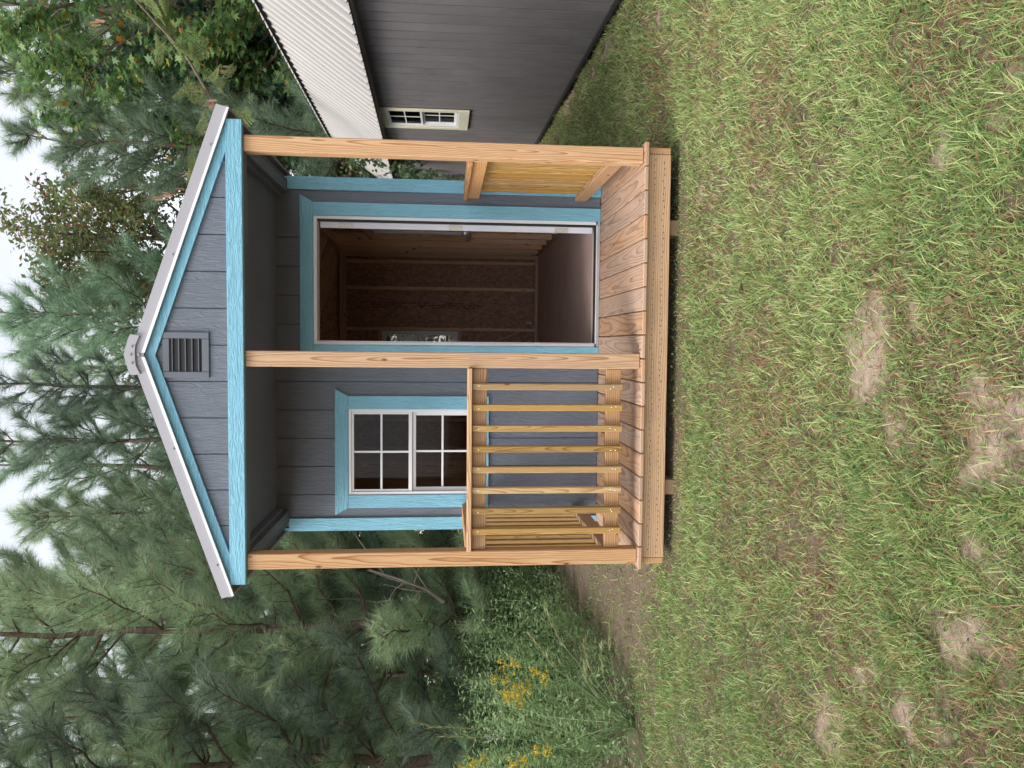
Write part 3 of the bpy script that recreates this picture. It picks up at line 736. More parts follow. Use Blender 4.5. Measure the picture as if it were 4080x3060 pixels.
# --- porch railings
def railing(axis, a, b, at_, out, n, start, step, nm):
    """rails between a and b along axis; at_ is the inner face of the rails, out the outward direction"""
    def bx(name, u0, u1, d0, d1, z0, z1, mat, par, bv=0.003):
        lo, hi = sorted((at_ + out * d0, at_ + out * d1))
        return box(name, u0, u1, lo, hi, z0, z1, mat, par, bv) if axis == 'X' else box(name, lo, hi, u0, u1, z0, z1, mat, par, bv)
    cap = bx(nm, a, b, -0.020, 0.092, 0.983, 1.010, 'post' + axis, S, 0.004)
    bx('top_rail', a, b, 0.0, 0.038, 0.896, 0.9825, 'post' + axis, cap, 0.004)
    bx('bottom_rail', a, b, 0.0, 0.038, 0.105, 0.193, 'post' + axis, cap, 0.004)
    for k in range(n):
        u = start + k * step
        bl = bx('baluster', u - 0.0185, u + 0.0185, 0.0385, 0.0755, 0.100, 0.982, 'yelZ', cap, 0.004)
        if axis == 'X':
            for zz in (0.148 + rnd.uniform(-.01, .01), 0.166 + rnd.uniform(-.01, .01), 0.945):
                disc('nail', (u + rnd.uniform(-.009, .009), at_ + out * 0.0760, zz), 0.0042, 0.003, '-Y', 'flash_edge', bl, 6)
    return cap
railing('X', -1.129, -0.063, 0.068, -1, 8, -0.170, -0.1209, 'front_railing')
railing('Y', 0.0915, D - 0.002, 1.130, 1, 9, 0.165, 0.1209, 'side_railing')
railing('Y', 0.0915, D - 0.002, -1.130, -1, 9, 0.165, 0.1209, 'side_railing')

# power cord lying inside
cd = Tris()
P0 = [(0.325, 4.735, H + 0.13), (0.30, 4.73, H + 0.10), (0.24, 4.71, H + 0.05), (0.18, 4.66, H + 0.036), (0.10, 4.6, H + 0.036), (0.0, 4.62, H + 0.036), (-0.2, 4.7, H + 0.036)]
cd.tube(P0, [0.005] * len(P0), 6)
P1 = [(0.32, 4.735, H + 0.16), (0.24, 4.735, H + 0.22), (0.15, 4.735, H + 0.42), (0.09, 4.735, H + 0.62), (0.04, 4.735, H + 0.85), (-0.1, 4.735, H + 1.0), (-0.3, 4.735, H + 1.0)]
cd.tube(P1, [0.005] * len(P1), 6)
V, F = tube_arrays([(0.325, 4.735, H + 0.10), (0.325, 4.735, H + 0.17)], [0.02, 0.02], 8); cd.add(V, F)
tag(link('extension_cord', cd.mesh('extension_cord', 'cord')), 'pale extension cord with plug box trailing on the shed back wall', 'cord')

# ================================================================== the taupe shed next door
ang = -math.atan2(0.04956, 0.99877)
B = empty('lofted_barn_shed', (2.722, 1.52, 0), ang, 'long taupe shed with steep white ribbed metal roof and cream window', 'shed')
S0, S1 = -2.6, 9.05
def ez(s): return 1.861 + H + 0.026 * s           # eave height (x = -0.15)
def kz(s): return 2.914 + H + 0.031 * s           # knuckle height (x = 0.60)
BW = 3.05                                          # building width
zb = 0.105
wn = (3.50, 4.30, 1.21, 2.115)                     # window opening
bwall = cells('wall', S0, S1, zb, 2.06, [(wn[0], wn[1], wn[2], 3)], 'yz', 0.0, 0.012, M['groove_shade_skirt'], B)  # dark backing colour stands in for the shadow inside the siding grooves
k = 0; s = S0
while s < S1 - 0.02:
    e = min(s + 0.2032, S1)
    top = ez(s) + 0.145
    cells('siding_board', s + 0.0105, e - 0.0105, zb - 0.015, top, [(wn[0] - .0, wn[1], wn[2], wn[3])], 'yz', -0.0062, -0.0005, 'brownZ', bwall)
    s = e
prism('wall_cap', [(S0, 2.061), (S1, 2.061), (S1, ez(S1) + .15), (wn[1], ez(wn[1]) + .15), (wn[1], wn[3]), (wn[0], wn[3]), (wn[0], ez(wn[0]) + .15), (S0, ez(S0) + .15)], 'yz', 0.0001, 0.0119, 'brownZ', bwall)
# the remaining walls, floor and frame
cells('wall', S0, S1, zb, 2.2, [], 'yz', BW - 0.012, BW, 'brownZ', B)
for y in (S0 + 0.001, S1 - 0.013):
    ew = prism('end_wall', [(0.013, zb), (BW - 0.013, zb), (BW - 0.013, ez(y) + .1), (BW - .62, kz(y) - 0.03), (BW / 2, kz(y) + 0.33), (.62, kz(y) - 0.03), (0.013, ez(y) + .1)], 'xz', y, y + 0.012, 'brownZ', B)
box('floor', 0.0, BW, S0, S1, zb - 0.03, zb - 0.001, 'old', B, 0.0)
box('skirt_board', -0.03, -0.001, S0, S1, zb - 0.05, zb - 0.0155, 'groove_shade_skirt', B, 0.003)
for x in (0.10, 1.4, 2.8): box('skid', x, x + 0.09, S0 + .05, S1 - .05, -0.02, zb - 0.031, 'old', B, 0.004)
# ribbed roof sheets
def rib_profile(w):
    q = []
    n = 4; p = w / n
    for i in range(n):
        o_ = i * p
        q += [(o_, 0.0), (o_ + 0.012, 0.019), (o_ + 0.034, 0.019), (o_ + 0.046, 0.0), (o_ + 0.095, 0.0), (o_ + 0.101, 0.004), (o_ + 0.111, 0.004), (o_ + 0.117, 0.0), (o_ + 0.162, 0.0), (o_ + 0.168, 0.004), (o_ + 0.178, 0.004), (o_ + 0.184, 0.0)]
    q.append((w, 0.0)); return q
def roof_sheet(s0, s1, A, Bf, flip, par=B):
    """sheet whose ribs run from line A(s) down to line Bf(s); each gives (x, z)"""
    w = s1 - s0; pr = [q for q in rib_profile(0.9144) if q[0] <= w + 1e-6]
    if pr[-1][0] < w - 1e-4: pr.append((w, 0.0))
    bm = bmesh.new(); rows = []
    for (o_, h_) in pr:
        s = s0 + o_; a = Vector((*A(s), 0)); b = Vector((*Bf(s), 0))
        d = (b - a).normalized(); nrm = Vector((-d.y, d.x, 0)) * flip
        pa, pb = a + nrm * h_, b + nrm * h_
        lo = -0.0012
        qa, qb = pa + nrm * lo, pb + nrm * lo
        rows.append([bm.verts.new((v.x, s, v.y)) for v in (pa, pb, qb, qa)])
    for r0, r1 in zip(rows[:-1], rows[1:]):
        for i in range(4):
            j = (i + 1) % 4; bm.faces.new((r0[i], r0[j], r1[j], r1[i]))
    bm.faces.new(rows[0]); bm.faces.new(rows[-1][::-1])
    c = ((A(s0)[0] + Bf(s0)[0]) / 2, (s0 + s1) / 2, (A(s0)[1] + Bf(s0)[1]) / 2)
    return bm_obj('roof_sheet', bm, 'whiteroof', par, c)
R0, R1 = S0 - 0.08, S1 + 0.10
s = R0
while s < R1 - 0.05:
    e = min(s + 0.9144, R1)
    roof_sheet(s + .0006, e, lambda q: (0.60, kz(q)), lambda q: (-0.15, ez(q)), -1)
    roof_sheet(s + .0006, e, lambda q: (BW / 2, kz(q) + 0.42), lambda q: (0.555, kz(q) + 0.022), -1)
    roof_sheet(s + .0006, e, lambda q: (BW / 2, kz(q) + 0.42), lambda q: (BW - 0.555, kz(q) + 0.022), 1)
    roof_sheet(s + .0006, e, lambda q: (BW - 0.60, kz(q)), lambda q: (BW + 0.15, ez(q)), 1)
    s = e
prism('knuckle_closure', [(R0, kz(R0) - 0.004), (R1, kz(R1) - 0.004), (R1, kz(R1) + 0.020), (R0, kz(R0) + 0.020)], 'yz', 0.575, 0.602, 'black', B)
prism('eave_board', [(S0, ez(S0) - 0.02), (S1, ez(S1) - 0.02), (S1, ez(S1) + 0.03), (S0, ez(S0) + 0.03)], 'yz', -0.118, -0.100, 'brownY', B)
prism('soffit', [(S0, ez(S0) - 0.021), (S1, ez(S1) - 0.021), (S1, ez(S1) - 0.011), (S0, ez(S0) - 0.011)], 'yz', -0.0995, -0.0145, 'brownY', B)
prism('rake_trim', [(-0.14, ez(S1) + 0.0), (0.60, kz(S1) - 0.012), (0.60, kz(S1) - 0.085), (-0.14, ez(S1) - 0.075)], 'xz', S1 + 0.001, S1 + 0.02, 'creamX', B)
# window of the taupe shed
tw = sash_window(B, wn[0] + .001, wn[1] - .001, wn[2] + .001, wn[3] - .001, -0.016, 'yz', 1, fr=0.028)
tw['label'] = 'white sash window framed in cream boards'
box('window_trim', -0.034, -0.014, wn[0] - 0.09, wn[0], wn[2], wn[3], 'creamZ', tw, 0.003)
box('window_trim', -0.034, -0.014, wn[1], wn[1] + 0.09, wn[2], wn[3], 'creamZ', tw, 0.003)
box('window_trim', -0.036, -0.014, wn[0] - 0.09, wn[1] + 0.09, wn[2] - 0.125, wn[2] - .0005, 'creamY', tw, 0.003)
box('window_trim', -0.036, -0.014, wn[0] - 0.09, wn[1] + 0.09, wn[3] + .0005, wn[3] + 0.06, 'creamY', tw, 0.003)

# ================================================================== vegetation
def leaf_diamond(l=1.0, w=0.45, fold=0.12):
    v = np.array([(0, 0, 0), (w / 2, 0.42 * l, fold * w), (0, l, 0), (-w / 2, 0.42 * l, fold * w)], float)
    return v, np.array([(0, 1, 2), (0, 2, 3)])
def leaf_star(l=1.0):
    a = [(0, -0.02), (0.16, 0.12), (0.52, 0.05), (0.26, 0.34), (0.50, 0.70), (0.15, 0.58), (0, 1.0), (-0.15, 0.58), (-0.50, 0.70), (-0.26, 0.34), (-0.52, 0.05), (-0.16, 0.12)]
    v = np.array([(x * l, y * l, 0.10 * abs(x) * l) for x, y in a] + [(0, 0.34 * l, 0)], float)
    f = np.array([(12, i, (i + 1) % 12) for i in range(12)])
    return v, f
NEEDLE = (np.array([(-0.5, 0, 0), (0.5, 0, 0), (0, 1, 0)], float), np.array([(0, 1, 2)]))

def bez(a, b, up, n, rng, wob=0.04):
    """limb from a to b that lifts towards its tip"""
    a, b = np.array(a, float), np.array(b, float); q = np.linspace(0, 1, n)[:, None]
    p = a + (b - a) * q; p[:, 2] += up * (q[:, 0] ** 2 - q[:, 0]); ln = np.linalg.norm(b - a)
    w = rng.normal(size=(n, 3)) * wob * ln * np.sqrt(q * (1.2 - q)); p += w
    return p
def interp(p, f):
    k = f * (len(p) - 1); i = min(int(k), len(p) - 2); return p[i] + (p[i + 1] - p[i]) * (k - i), (p[i + 1] - p[i]) / (np.linalg.norm(p[i + 1] - p[i]) + 1e-9)

def make_pine(seed, h, low=0.10, spread=0.26, tuft_n=54, nl=0.22, nw=0.0056, step=0.36):
    rng = np.random.default_rng(seed)
    wood_, nd = Tris(), Tris()
    n = 14; z = np.linspace(0, h, n)
    tx = np.cumsum(rng.normal(0, 0.035, n)); ty = np.cumsum(rng.normal(0, 0.035, n)); tx -= tx[0]; ty -= ty[0]
    tp = np.stack([tx, ty, z], 1); tr = 0.0105 * h * (1 - 0.93 * (z / h) ** 0.9) + 0.004; tr[0] *= 1.25
    wood_.tube(tp - np.array([0, 0, 0.05]), tr, 9)
    tips, dirs = [], []
    zz = low * h
    while zz < h * 0.985:
        fr = zz / h; base, _ = interp(tp, fr)
        nlimb = rng.integers(3, 6); a0 = rng.uniform(0, 6.28)
        for k in range(nlimb):
            if rng.random() < 0.10: continue
            az = a0 + k * 6.283 / nlimb + rng.normal(0, 0.3)
            prof = (1 - fr) ** 0.75 * min(1.0, 0.55 + fr * 2.2)
            ln = (spread * h * prof + 0.22) * rng.uniform(0.65, 1.15)
            el = R(rng.uniform(2, 24) + 32 * fr)
            d = np.array([math.cos(az) * math.cos(el), math.sin(az) * math.cos(el), math.sin(el)])
            end = base + d * ln; p = bez(base, end, 0.22 * ln, 6, rng, 0.035)
            r0 = 0.008 + 0.010 * ln; wood_.tube(p, np.linspace(r0, 0.004, 6), 5)
            ntw = max(3, int(ln / 0.115))
            for j in range(ntw):
                f = 0.22 + 0.76 * (j + rng.random()) / ntw; q, dd = interp(p, min(f, 0.98))
                side = np.cross(dd, [0, 0, 1.0]); side /= np.linalg.norm(side) + 1e-9
                s = (1 if j % 2 else -1)
                td = dd * 0.75 + side * s * rng.uniform(0.5, 1.0) + np.array([0, 0, rng.uniform(0.0, 0.5)])
                td /= np.linalg.norm(td); tl = rng.uniform(0.16, 0.42) * min(1.0, 0.5 + ln * 0.4)
                e2 = q + td * tl; e2[2] += 0.05
                wood_.tube([q, (q + e2) / 2 + rng.normal(0, .01, 3), e2], [0.006, 0.005, 0.0035], 3)
                m3 = [e2, q + (e2 - q) * .62, q + (e2 - q) * .3] if tl > 0.24 else [e2, (q + e2) / 2]; tips += m3; dirs += [td] * len(m3)
            tips.append(end); dirs.append(d)
        zz += step * rng.uniform(0.7, 1.3)
    tips.append(tp[-1]); dirs.append(np.array([0, 0, 1.0]))
    tips = np.array(tips); dirs = np.array(dirs)
    m_ = len(tips); T = np.repeat(tips, tuft_n, 0); Dr = np.repeat(dirs, tuft_n, 0)
    rad = rng.normal(size=Dr.shape); rad -= (rad * Dr).sum(1)[:, None] * Dr; rad /= np.linalg.norm(rad, axis=1)[:, None] + 1e-9
    op = rng.uniform(0.2, 1.45, len(T))[:, None]
    dn = Dr + rad * op; dn[:, 2] -= 0.10; dn /= np.linalg.norm(dn, axis=1)[:, None]
    T = T - Dr * rng.uniform(-0.02, 0.13, len(T))[:, None]
    Rm = frames(dn, rng); ln = nl * rng.uniform(0.65, 1.15, len(T)) 
    Rm = Rm * np.stack([np.full(len(T), nw), ln, np.full(len(T), 1.0)], 1)[:, None, :]
    nd.scatter(*NEEDLE, Rm, T)
    return wood_, nd

def make_broadleaf(seed, h, leaf, lsize, nleaf, crown=(0.28, 1.0), spread=0.30, droop=0.0, r0=0.011):
    rng = np.random.default_rng(seed); wood_, lv = Tris(), Tris()
    n = 10; z = np.linspace(0, h * 0.93, n)
    tx = np.cumsum(rng.normal(0, 0.06, n)); ty = np.cumsum(rng.normal(0, 0.06, n)); tx -= tx[0]; ty -= ty[0]
    tp = np.stack([tx, ty, z], 1); wood_.tube(tp - np.array([0, 0, .05]), r0 * h * (1 - 0.9 * z / h) + 0.004, 8)
    ends = []
    nlim = int(h * 4.6)
    for k in range(nlim):
        fr = crown[0] + (crown[1] - crown[0]) * ((k + rng.random()) / nlim); base, _ = interp(tp, min(fr, 0.99))
        az = k * 2.4 + rng.normal(0, 0.4); t_ = (fr - crown[0]) / (crown[1] - crown[0])
        ln = spread * h * (0.55 + 1.1 * t_ * (1 - t_) * 2) * (1 - 0.55 * t_) * rng.uniform(0.7, 1.2)
        el = R(rng.uniform(5, 38) + 25 * t_)
        d = np.array([math.cos(az) * math.cos(el), math.sin(az) * math.cos(el), math.sin(el)])
        p = bez(base, base + d * ln, -0.15 * ln, 6, rng, 0.05); wood_.tube(p, np.linspace(0.008 + 0.011 * ln, 0.004, 6), 5)
        for j in range(max(3, int(ln / 0.22))):
            q, dd = interp(p, rng.uniform(0.25, 0.99)); td = dd + rng.normal(0, 0.75, 3); td /= np.linalg.norm(td)
            tl = rng.uniform(0.2, 0.6); e = q + td * tl; wood_.tube([q, e], [0.005, 0.003], 3); ends.append((q, e))
    k = rng.integers(0, len(ends), nleaf); f = rng.uniform(0.1, 1.1, nleaf)[:, None]
    A = np.array([ends[i][0] for i in k]); Bq = np.array([ends[i][1] for i in k])
    T = A + (Bq - A) * f + rng.normal(0, 0.05 + 0.35 * lsize, (nleaf, 3))
    d = rng.normal(size=(nleaf, 3)); d[:, 2] = d[:, 2] * 0.5 - 0.45 - droop
    Rm = frames(d, rng, (0.0, -0.35, 1.0)) * (lsize * rng.uniform(0.6, 1.2, nleaf))[:, None, None]
    lv.scatter(*leaf, Rm, T)
    return wood_, lv

def put_tree(name, proto, loc, rz, sc, label, cat, group=None, bark='bark'):
    root = empty(name, loc, rz, label, cat, group); root.scale = (sc, sc, sc)
    for nm, me in (('trunk', proto[0]), ('crown', proto[1])):
        o = bpy.data.objects.new(nm, me); COL.objects.link(o); o.parent = root
    return root
def proto(wd, lv, bark, leafm, nm): return (wd.mesh(nm + '_trunk', bark, True), lv.mesh(nm + '_crown', leafm))

PN = [proto(*make_pine(11, 9.0, 0.09, 0.25), 'bark', 'needle', 'pine_a'), proto(*make_pine(12, 9.0, 0.16, 0.22), 'bark', 'needle', 'pine_b'),
      proto(*make_pine(13, 9.5, 0.30, 0.20, step=0.5), 'bark', 'needle_dark', 'pine_c'), proto(*make_pine(14, 8.5, 0.08, 0.27), 'bark', 'needle_dark', 'pine_d')]
PINES = [  # photo column, depth, size, variant, turn, label, group
    (560, 5.4, 1.00, 0, 0.3, 'bushy green pine whose trunk rises behind the weeds beside the porch', None),
    (60, 4.9, 0.95, 3, 1.7, 'dense low-branched pine behind the goldenrod', None),
    (-330, 4.0, 0.95, 0, 4.0, 'dense pine at the outer edge of the thicket past the goldenrod', None), (290, 8.2, 1.08, 1, 2.2, 'pine', 'L'), (790, 8.0, 1.02, 0, 5.1, 'bushy pine whose branches reach the low roof corner over the window', None), (-60, 9.5, 1.15, 1, 0.9, 'pine', 'L'),
    (760, 13.0, 1.3, 1, 1.1, 'pine', 'L'), (100, 13.5, 1.3, 0, 2.5, 'pine', 'L'),
    (1020, 11.0, 1.05, 1, 0.4, 'bushy pine rising behind the roof slope over the window', None), (1330, 12.5, 1.22, 2, 2.9, 'dark pine with bare lower stem behind the roof near the ridge cap', None), (1487, 14.0, 1.35, 2, 4.4, 'tall thin stemmed dark pine straight behind the ridge cap', None), (1180, 16.0, 1.45, 2, 5.5, 'pine', 'C'),
    (1790, 12.0, 1.28, 3, 1.3, 'broad dark pine close behind the gable on the door side', None), (1600, 18.0, 1.45, 1, 3.3, 'pine', 'C'), (1900, 13.5, 1.08, 0, 4.9, 'lighter pine beside the trees with turning leaves', None), (1000, 17.5, 1.45, 0, 2.7, 'pine', 'C'), (1400, 20.0, 1.5, 3, 0.2, 'pine', 'C'), (900, 13.5, 1.1, 3, 4.0, 'pine', 'C'),
    (640, 9.8, 1.05, 3, 5.9, 'pine', 'L'), (380, 14.5, 1.4, 0, 0.6, 'pine', 'L'), (700, 6.9, 0.62, 3, 3.3, 'young low pine close behind the corner post', None), (-250, 7.5, 1.0, 3, 1.2, 'pine', 'L'), (400, 7.0, 0.6, 0, 2.8, 'young low pine standing among the thicket bushes', None),
    (2700, 13.5, 1.35, 0, 1.9, 'pine', 'R'), (3050, 15.5, 1.5, 3, 3.7, 'pine', 'R'), (2460, 15.0, 1.12, 1, 4.8, 'pine', 'R'), (2880, 17.5, 1.6, 0, 0.3, 'pine', 'R'), (2580, 19.0, 1.5, 3, 2.3, 'pine', 'R'),
    (2450, 10.9, 1.10, 3, 0.7, 'tall dark pine with upswept limbs behind the taupe shed roof', None), (2400, 13.0, 0.72, 3, 2.0, 'short dark pine beside the tree with turning leaves', None)]
GL = {'R': ('pine half hidden behind the sweetgums and the taupe shed', 'pines behind the sweetgums'), 'L': ('slender green pine in the thicket behind the weeds and goldenrod', 'pines in the thicket'), 'C': ('distant pine in the woods behind the porch shed roof', 'distant pines behind the shed')}
for (U, y, sc, vi, rz, lab, g) in PINES:
    lb, gr = (GL[g] if g else (lab, 'pines of the wood edge'))
    put_tree('pine_tree', PN[vi], (px(U, y), y, 0.0), rz, sc, lb, 'tree', gr)

GM = [proto(*make_broadleaf(21, 9.0, leaf_star(), 0.115, 15000, (0.18, 1.0), 0.34), 'twig', 'gum', 'gum_a'), proto(*make_broadleaf(22, 7.0, leaf_star(), 0.125, 14000, (0.06, 1.0), 0.36), 'twig', 'gum_dark', 'gum_b'),
      proto(*make_broadleaf(23, 9.5, leaf_diamond(1, .6), 0.12, 13000, (0.18, 1.0), 0.30), 'twig', 'autumn', 'turning')]
put_tree('sweetgum_tree', GM[0], (px(3000, 10.5), 10.5, 0), 0.5, 1.22, 'tall sweetgum with light green star shaped leaves above the taupe shed', 'tree', 'sweetgums')
put_tree('sweetgum_tree', GM[1], (px(2790, 12.0), 12.0, 0), 2.2, 1.0, 'dark green sweetgum with star leaves close behind the ribbed roof', 'tree', 'sweetgums')
put_tree('sweetgum_tree', GM[1], (px(3150, 12.5), 12.5, 0), 4.2, 0.95, 'dark sweetgum crowded behind the tall light green one', 'tree', 'sweetgums')
put_tree('sweetgum_tree', GM[1], (px(2740, 11.6), 11.6, 0), 5.1, 1.2, 'broad dark sweetgum whose crown hangs over the mimosa pods', 'tree', 'sweetgums')
put_tree('sweetgum_tree', GM[0], (px(3330, 9.0), 9.0, 0), 3.1, 1.0, 'light green sweetgum leaning in over the high end of the ribbed roof', 'tree', 'sweetgums')
put_tree('broadleaf_tree', GM[2], (px(2080, 14.0), 14.0, 0), 1.0, 1.22, 'thin crowned tree with leaves turning yellow and rust', 'tree', 'broadleaf trees')
put_tree('broadleaf_tree', GM[2], (px(2290, 12.0), 12.0, 0), 4.4, 0.98, 'low spreading tree with rust and yellow leaves behind the door side of the roof', 'tree', 'broadleaf trees')
put_tree('broadleaf_tree', GM[2], (px(1960, 16.0), 16.0, 0), 2.4, 1.25, 'slim tree with turning leaves far behind the gable vent', 'tree', 'broadleaf trees')
put_tree('broadleaf_tree', GM[2], (px(1250, 22.0), 22.0, 0), 0.4, 1.25, 'pale leafy tree far back between the pines behind the ridge cap', 'tree', 'broadleaf trees')
put_tree('broadleaf_tree', GM[2], (px(1640, 21.0), 21.0, 0), 5.4, 1.3, 'leafy yellow green tree far back behind the broad dark pine', 'tree', 'broadleaf trees')
put_tree('broadleaf_tree', GM[2], (px(2720, 17.0), 17.0, 0), 3.0, 1.1, 'tree with yellowing leaves far behind the dark pine', 'tree', 'broadleaf trees')

# --- mimosa leaning over the roof corner, with feathery leaves and dry pods
def mimosa():
    rng = np.random.default_rng(41); wd, lv, pod = Tris(), Tris(), Tris()
    Yd = 6.2
    key = [pix(x, y, Yd + dy) for x, y, dy in ((1150, 860, .1), (1000, 600, .05), (860, 425, 0), (735, 210, -.1), (640, 110, -.2), (540, 0, -.3), (470, -120, -.3))]
    root = np.array([key[0][0] - 0.45, Yd + 0.3, 0.0])
    path = [root, root + np.array([.05, 0, 1.2])] + key
    wd.tube(path, np.linspace(0.035, 0.008, len(path)), 7)
    def frond(base, d, ln):
        d = d / np.linalg.norm(d); side = np.cross(d, [0, 0, 1.0]); side /= np.linalg.norm(side) + 1e-9
        tip = base + d * ln + np.array([0, 0, -0.25 * ln]); p = bez(base, tip, 0.1, 5, rng, 0.01); wd.tube(p, np.linspace(.003, .0015, 5), 3)
        T, Dn = [], []
        for k in range(9):
            q, dd = interp(p, 0.15 + 0.85 * k / 8)
            for s in (-1, 1):
                pd = dd * 0.6 + side * s * 0.9; pd /= np.linalg.norm(pd); pl = ln * 0.42 * math.sin(0.5 + 2.2 * k / 8)
                for j in range(16):
                    for s2 in (-1, 1):
                        T.append(q + pd * pl * (j + 1) / 16 - np.array([0, 0, 0.1 * pl * (j / 16) ** 2])); Dn.append(pd * 0.5 + np.cross(pd, np.cross(pd, d)) * s2 * 0 + (dd if s2 > 0 else -dd) * 0.8)
        T = np.array(T); Dn = np.array(Dn)
        Rm = frames(Dn, rng, (0, -.3, 1)) * (0.019 * ln / 0.3)
        lv.scatter(*leaf_diamond(1, .5), Rm, T)
    for (x, y, n) in ((870, 440, 3), (830, 380, 3), (790, 300, 4), (760, 250, 3), (690, 160, 4), (640, 110, 4), (600, 60, 4), (560, 10, 4), (760, 720, 2), (790, 650, 2)):
        b = pix(x, y, Yd - .05)
        for k in range(n):
            d = np.array([rng.normal(0, .8), rng.normal(-.2, .6), rng.normal(0.0, .6)]); frond(b + rng.normal(0, .06, 3), d, rng.uniform(.24, .42))
    for (x, y) in ((880, 270), (870, 280), (820, 395), (835, 425), (812, 415), (765, 370), (750, 345), (820, 490), (825, 520), (655, 770), (640, 780), (700, 755), (730, 700), (610, 790), (760, 690), (845, 500), (370, 90), (365, 105), (380, 80)):
        for k in range(3):
            b = pix(x + rng.normal(0, 6), y + rng.normal(0, 6), Yd + rng.uniform(-.15, .1))
            Rm = frames(np.array([[rng.normal(0, .12), rng.normal(0, .12), -1.0]]), rng) * np.array([0.024 / .3, 0.13, 0.13])[None, None, :]
            v = np.array([(0, 0, 0), (.15, .12, .01), (.15, .85, .01), (0, 1, 0), (-.15, .85, -.01), (-.15, .12, -.01)]); f = np.array([(0, 1, 5), (1, 2, 4), (1, 4, 5), (2, 3, 4)])
            pod.scatter(v, f, Rm, b[None])
            wd.tube([b, b + np.array([rng.normal(0, .03), .03, .10])], [.0018, .0018], 3)
    r = empty('mimosa_tree', tuple(root), 0, 'thin leaning mimosa with feathery leaves and dry brown pods over the roof corner', 'tree')
    for nm, tr_, mt, sm in (('trunk', wd, 'twig', True), ('crown', lv, 'mimosa', False), ('seed_pods', pod, 'pod', False)):
        me = tr_.mesh('mimosa_' + nm, mt, sm); me.transform(Matrix.Translation(-Vector(root)))
        o = bpy.data.objects.new(nm, me); COL.objects.link(o); o.parent = r
mimosa()

# --- vine hanging on the far end of the taupe shed
def vine():
    rng = np.random.default_rng(43); wd, lv = Tris(), Tris()
    base = pix(1900, 735, 8.6); base[2] = 0.0
    P_ = [base] + [pix(x, y, 8.3) for x, y in ((1850, 722), (1730, 700), (1640, 668), (1570, 640), (1480, 640), (1400, 645), (1360, 650))]
    wd.tube(P_, np.linspace(.010, .004, len(P_)), 5)
    T = []
    for (x, y, n, s) in ((1600, 660, 90, 30), (1560, 650, 70, 24), (1640, 690, 60, 22), (1500, 645, 40, 14), (1440, 645, 40, 12), (1400, 650, 30, 12), (1540, 640, 50, 14), (1700, 700, 25, 16), (1790, 715, 12, 12)):
        for k in range(n): T.append(pix(x + rng.normal(0, s), y + rng.normal(0, s * .7), 8.25 + rng.normal(0, .12)))
    T = np.array(T); d = rng.normal(size=T.shape); d[:, 2] = d[:, 2] * .4 - .8
    lv.scatter(*leaf_diamond(1, .62), frames(d, rng, (-.3, -1, .4)) * (0.085 * rng.uniform(.5, 1.2, len(T)))[:, None, None], T)
    r = empty('climbing_vine', tuple(base), 0, 'leafy green vine hanging over the end of the taupe shed eave', 'vine')
    for nm, tr_, mt in (('stem', wd, 'twig'), ('leaves', lv, 'vine')):
        me = tr_.mesh('vine_' + nm, mt); me.transform(Matrix.Translation(-Vector(base))); o = bpy.data.objects.new(nm, me); COL.objects.link(o); o.parent = r
vine()

# --- bushes along the wood edge
def make_bush(seed, h, w, nleaf, lsize, leaf, nst=14):
    rng = np.random.default_rng(seed); wd, lv = Tris(), Tris(); st = []
    for k in range(nst):
        az = rng.uniform(0, 6.28); rr = w * math.sqrt(rng.random()); hh = h * rng.uniform(.5, 1.05) * (1 - .35 * (rr / w) ** 2)
        b = np.array([rng.normal(0, .12 * w), rng.normal(0, .12 * w), -.03]); e = np.array([rr * math.cos(az), rr * math.sin(az), hh])
        p = bez(b, e, -.1 * h, 6, rng, .06); wd.tube(p, np.linspace(.012, .003, 6), 4)
        for j in range(4):
            q, dd = interp(p, rng.uniform(.35, .95)); e2 = q + (dd + rng.normal(0, .8, 3)) * rng.uniform(.12, .32); wd.tube([q, e2], [.004, .002], 3); st.append((q, e2))
        st.append((p[2], p[5]))
    k = rng.integers(0, len(st), nleaf); A = np.array([st[i][0] for i in k]); Bq = np.array([st[i][1] for i in k])
    T = A + (Bq - A) * rng.uniform(0, 1.08, nleaf)[:, None] + rng.normal(0, .05, (nleaf, 3)); T[:, 2] = np.maximum(T[:, 2], .03)
    d = rng.normal(size=T.shape); d[:, 2] -= .15
    lv.scatter(*leaf, frames(d, rng, (0, -.4, 1)) * (lsize * rng.uniform(.5, 1.2, nleaf))[:, None, None], T)
    return wd, lv
BU = [proto(*make_bush(51, 1.9, 1.0, 3200, .075, leaf_diamond(1, .5)), 'twig', 'shrub', 'bush_a'), proto(*make_bush(52, 1.4, .9, 2800, .06, leaf_diamond(1, .42)), 'twig', 'shrub', 'bush_b'),
      proto(*make_bush(53, 1.0, .7, 2400, .055, leaf_diamond(1, .38)), 'twig', 'weed', 'bush_c')]
def put_bush(U, y, v, sc, rz, label, group):
    r = empty('bush', (px(U, y), y, 0), rz, label, 'bush', group); r.scale = (sc, sc, sc)
    for nm, me in (('stems', BU[v][0]), ('leaves', BU[v][1])):
        o = bpy.data.objects.new(nm, me); COL.objects.link(o); o.parent = r
put_bush(420, 4.9, 0, .8, .4, 'leafy bush at the foot of the trunk beside the bare strip', 'bushes of the wood edge')
put_bush(130, 4.0, 1, .95, 1.4, 'small leaved bush behind the goldenrod and white flowers', 'bushes of the wood edge')
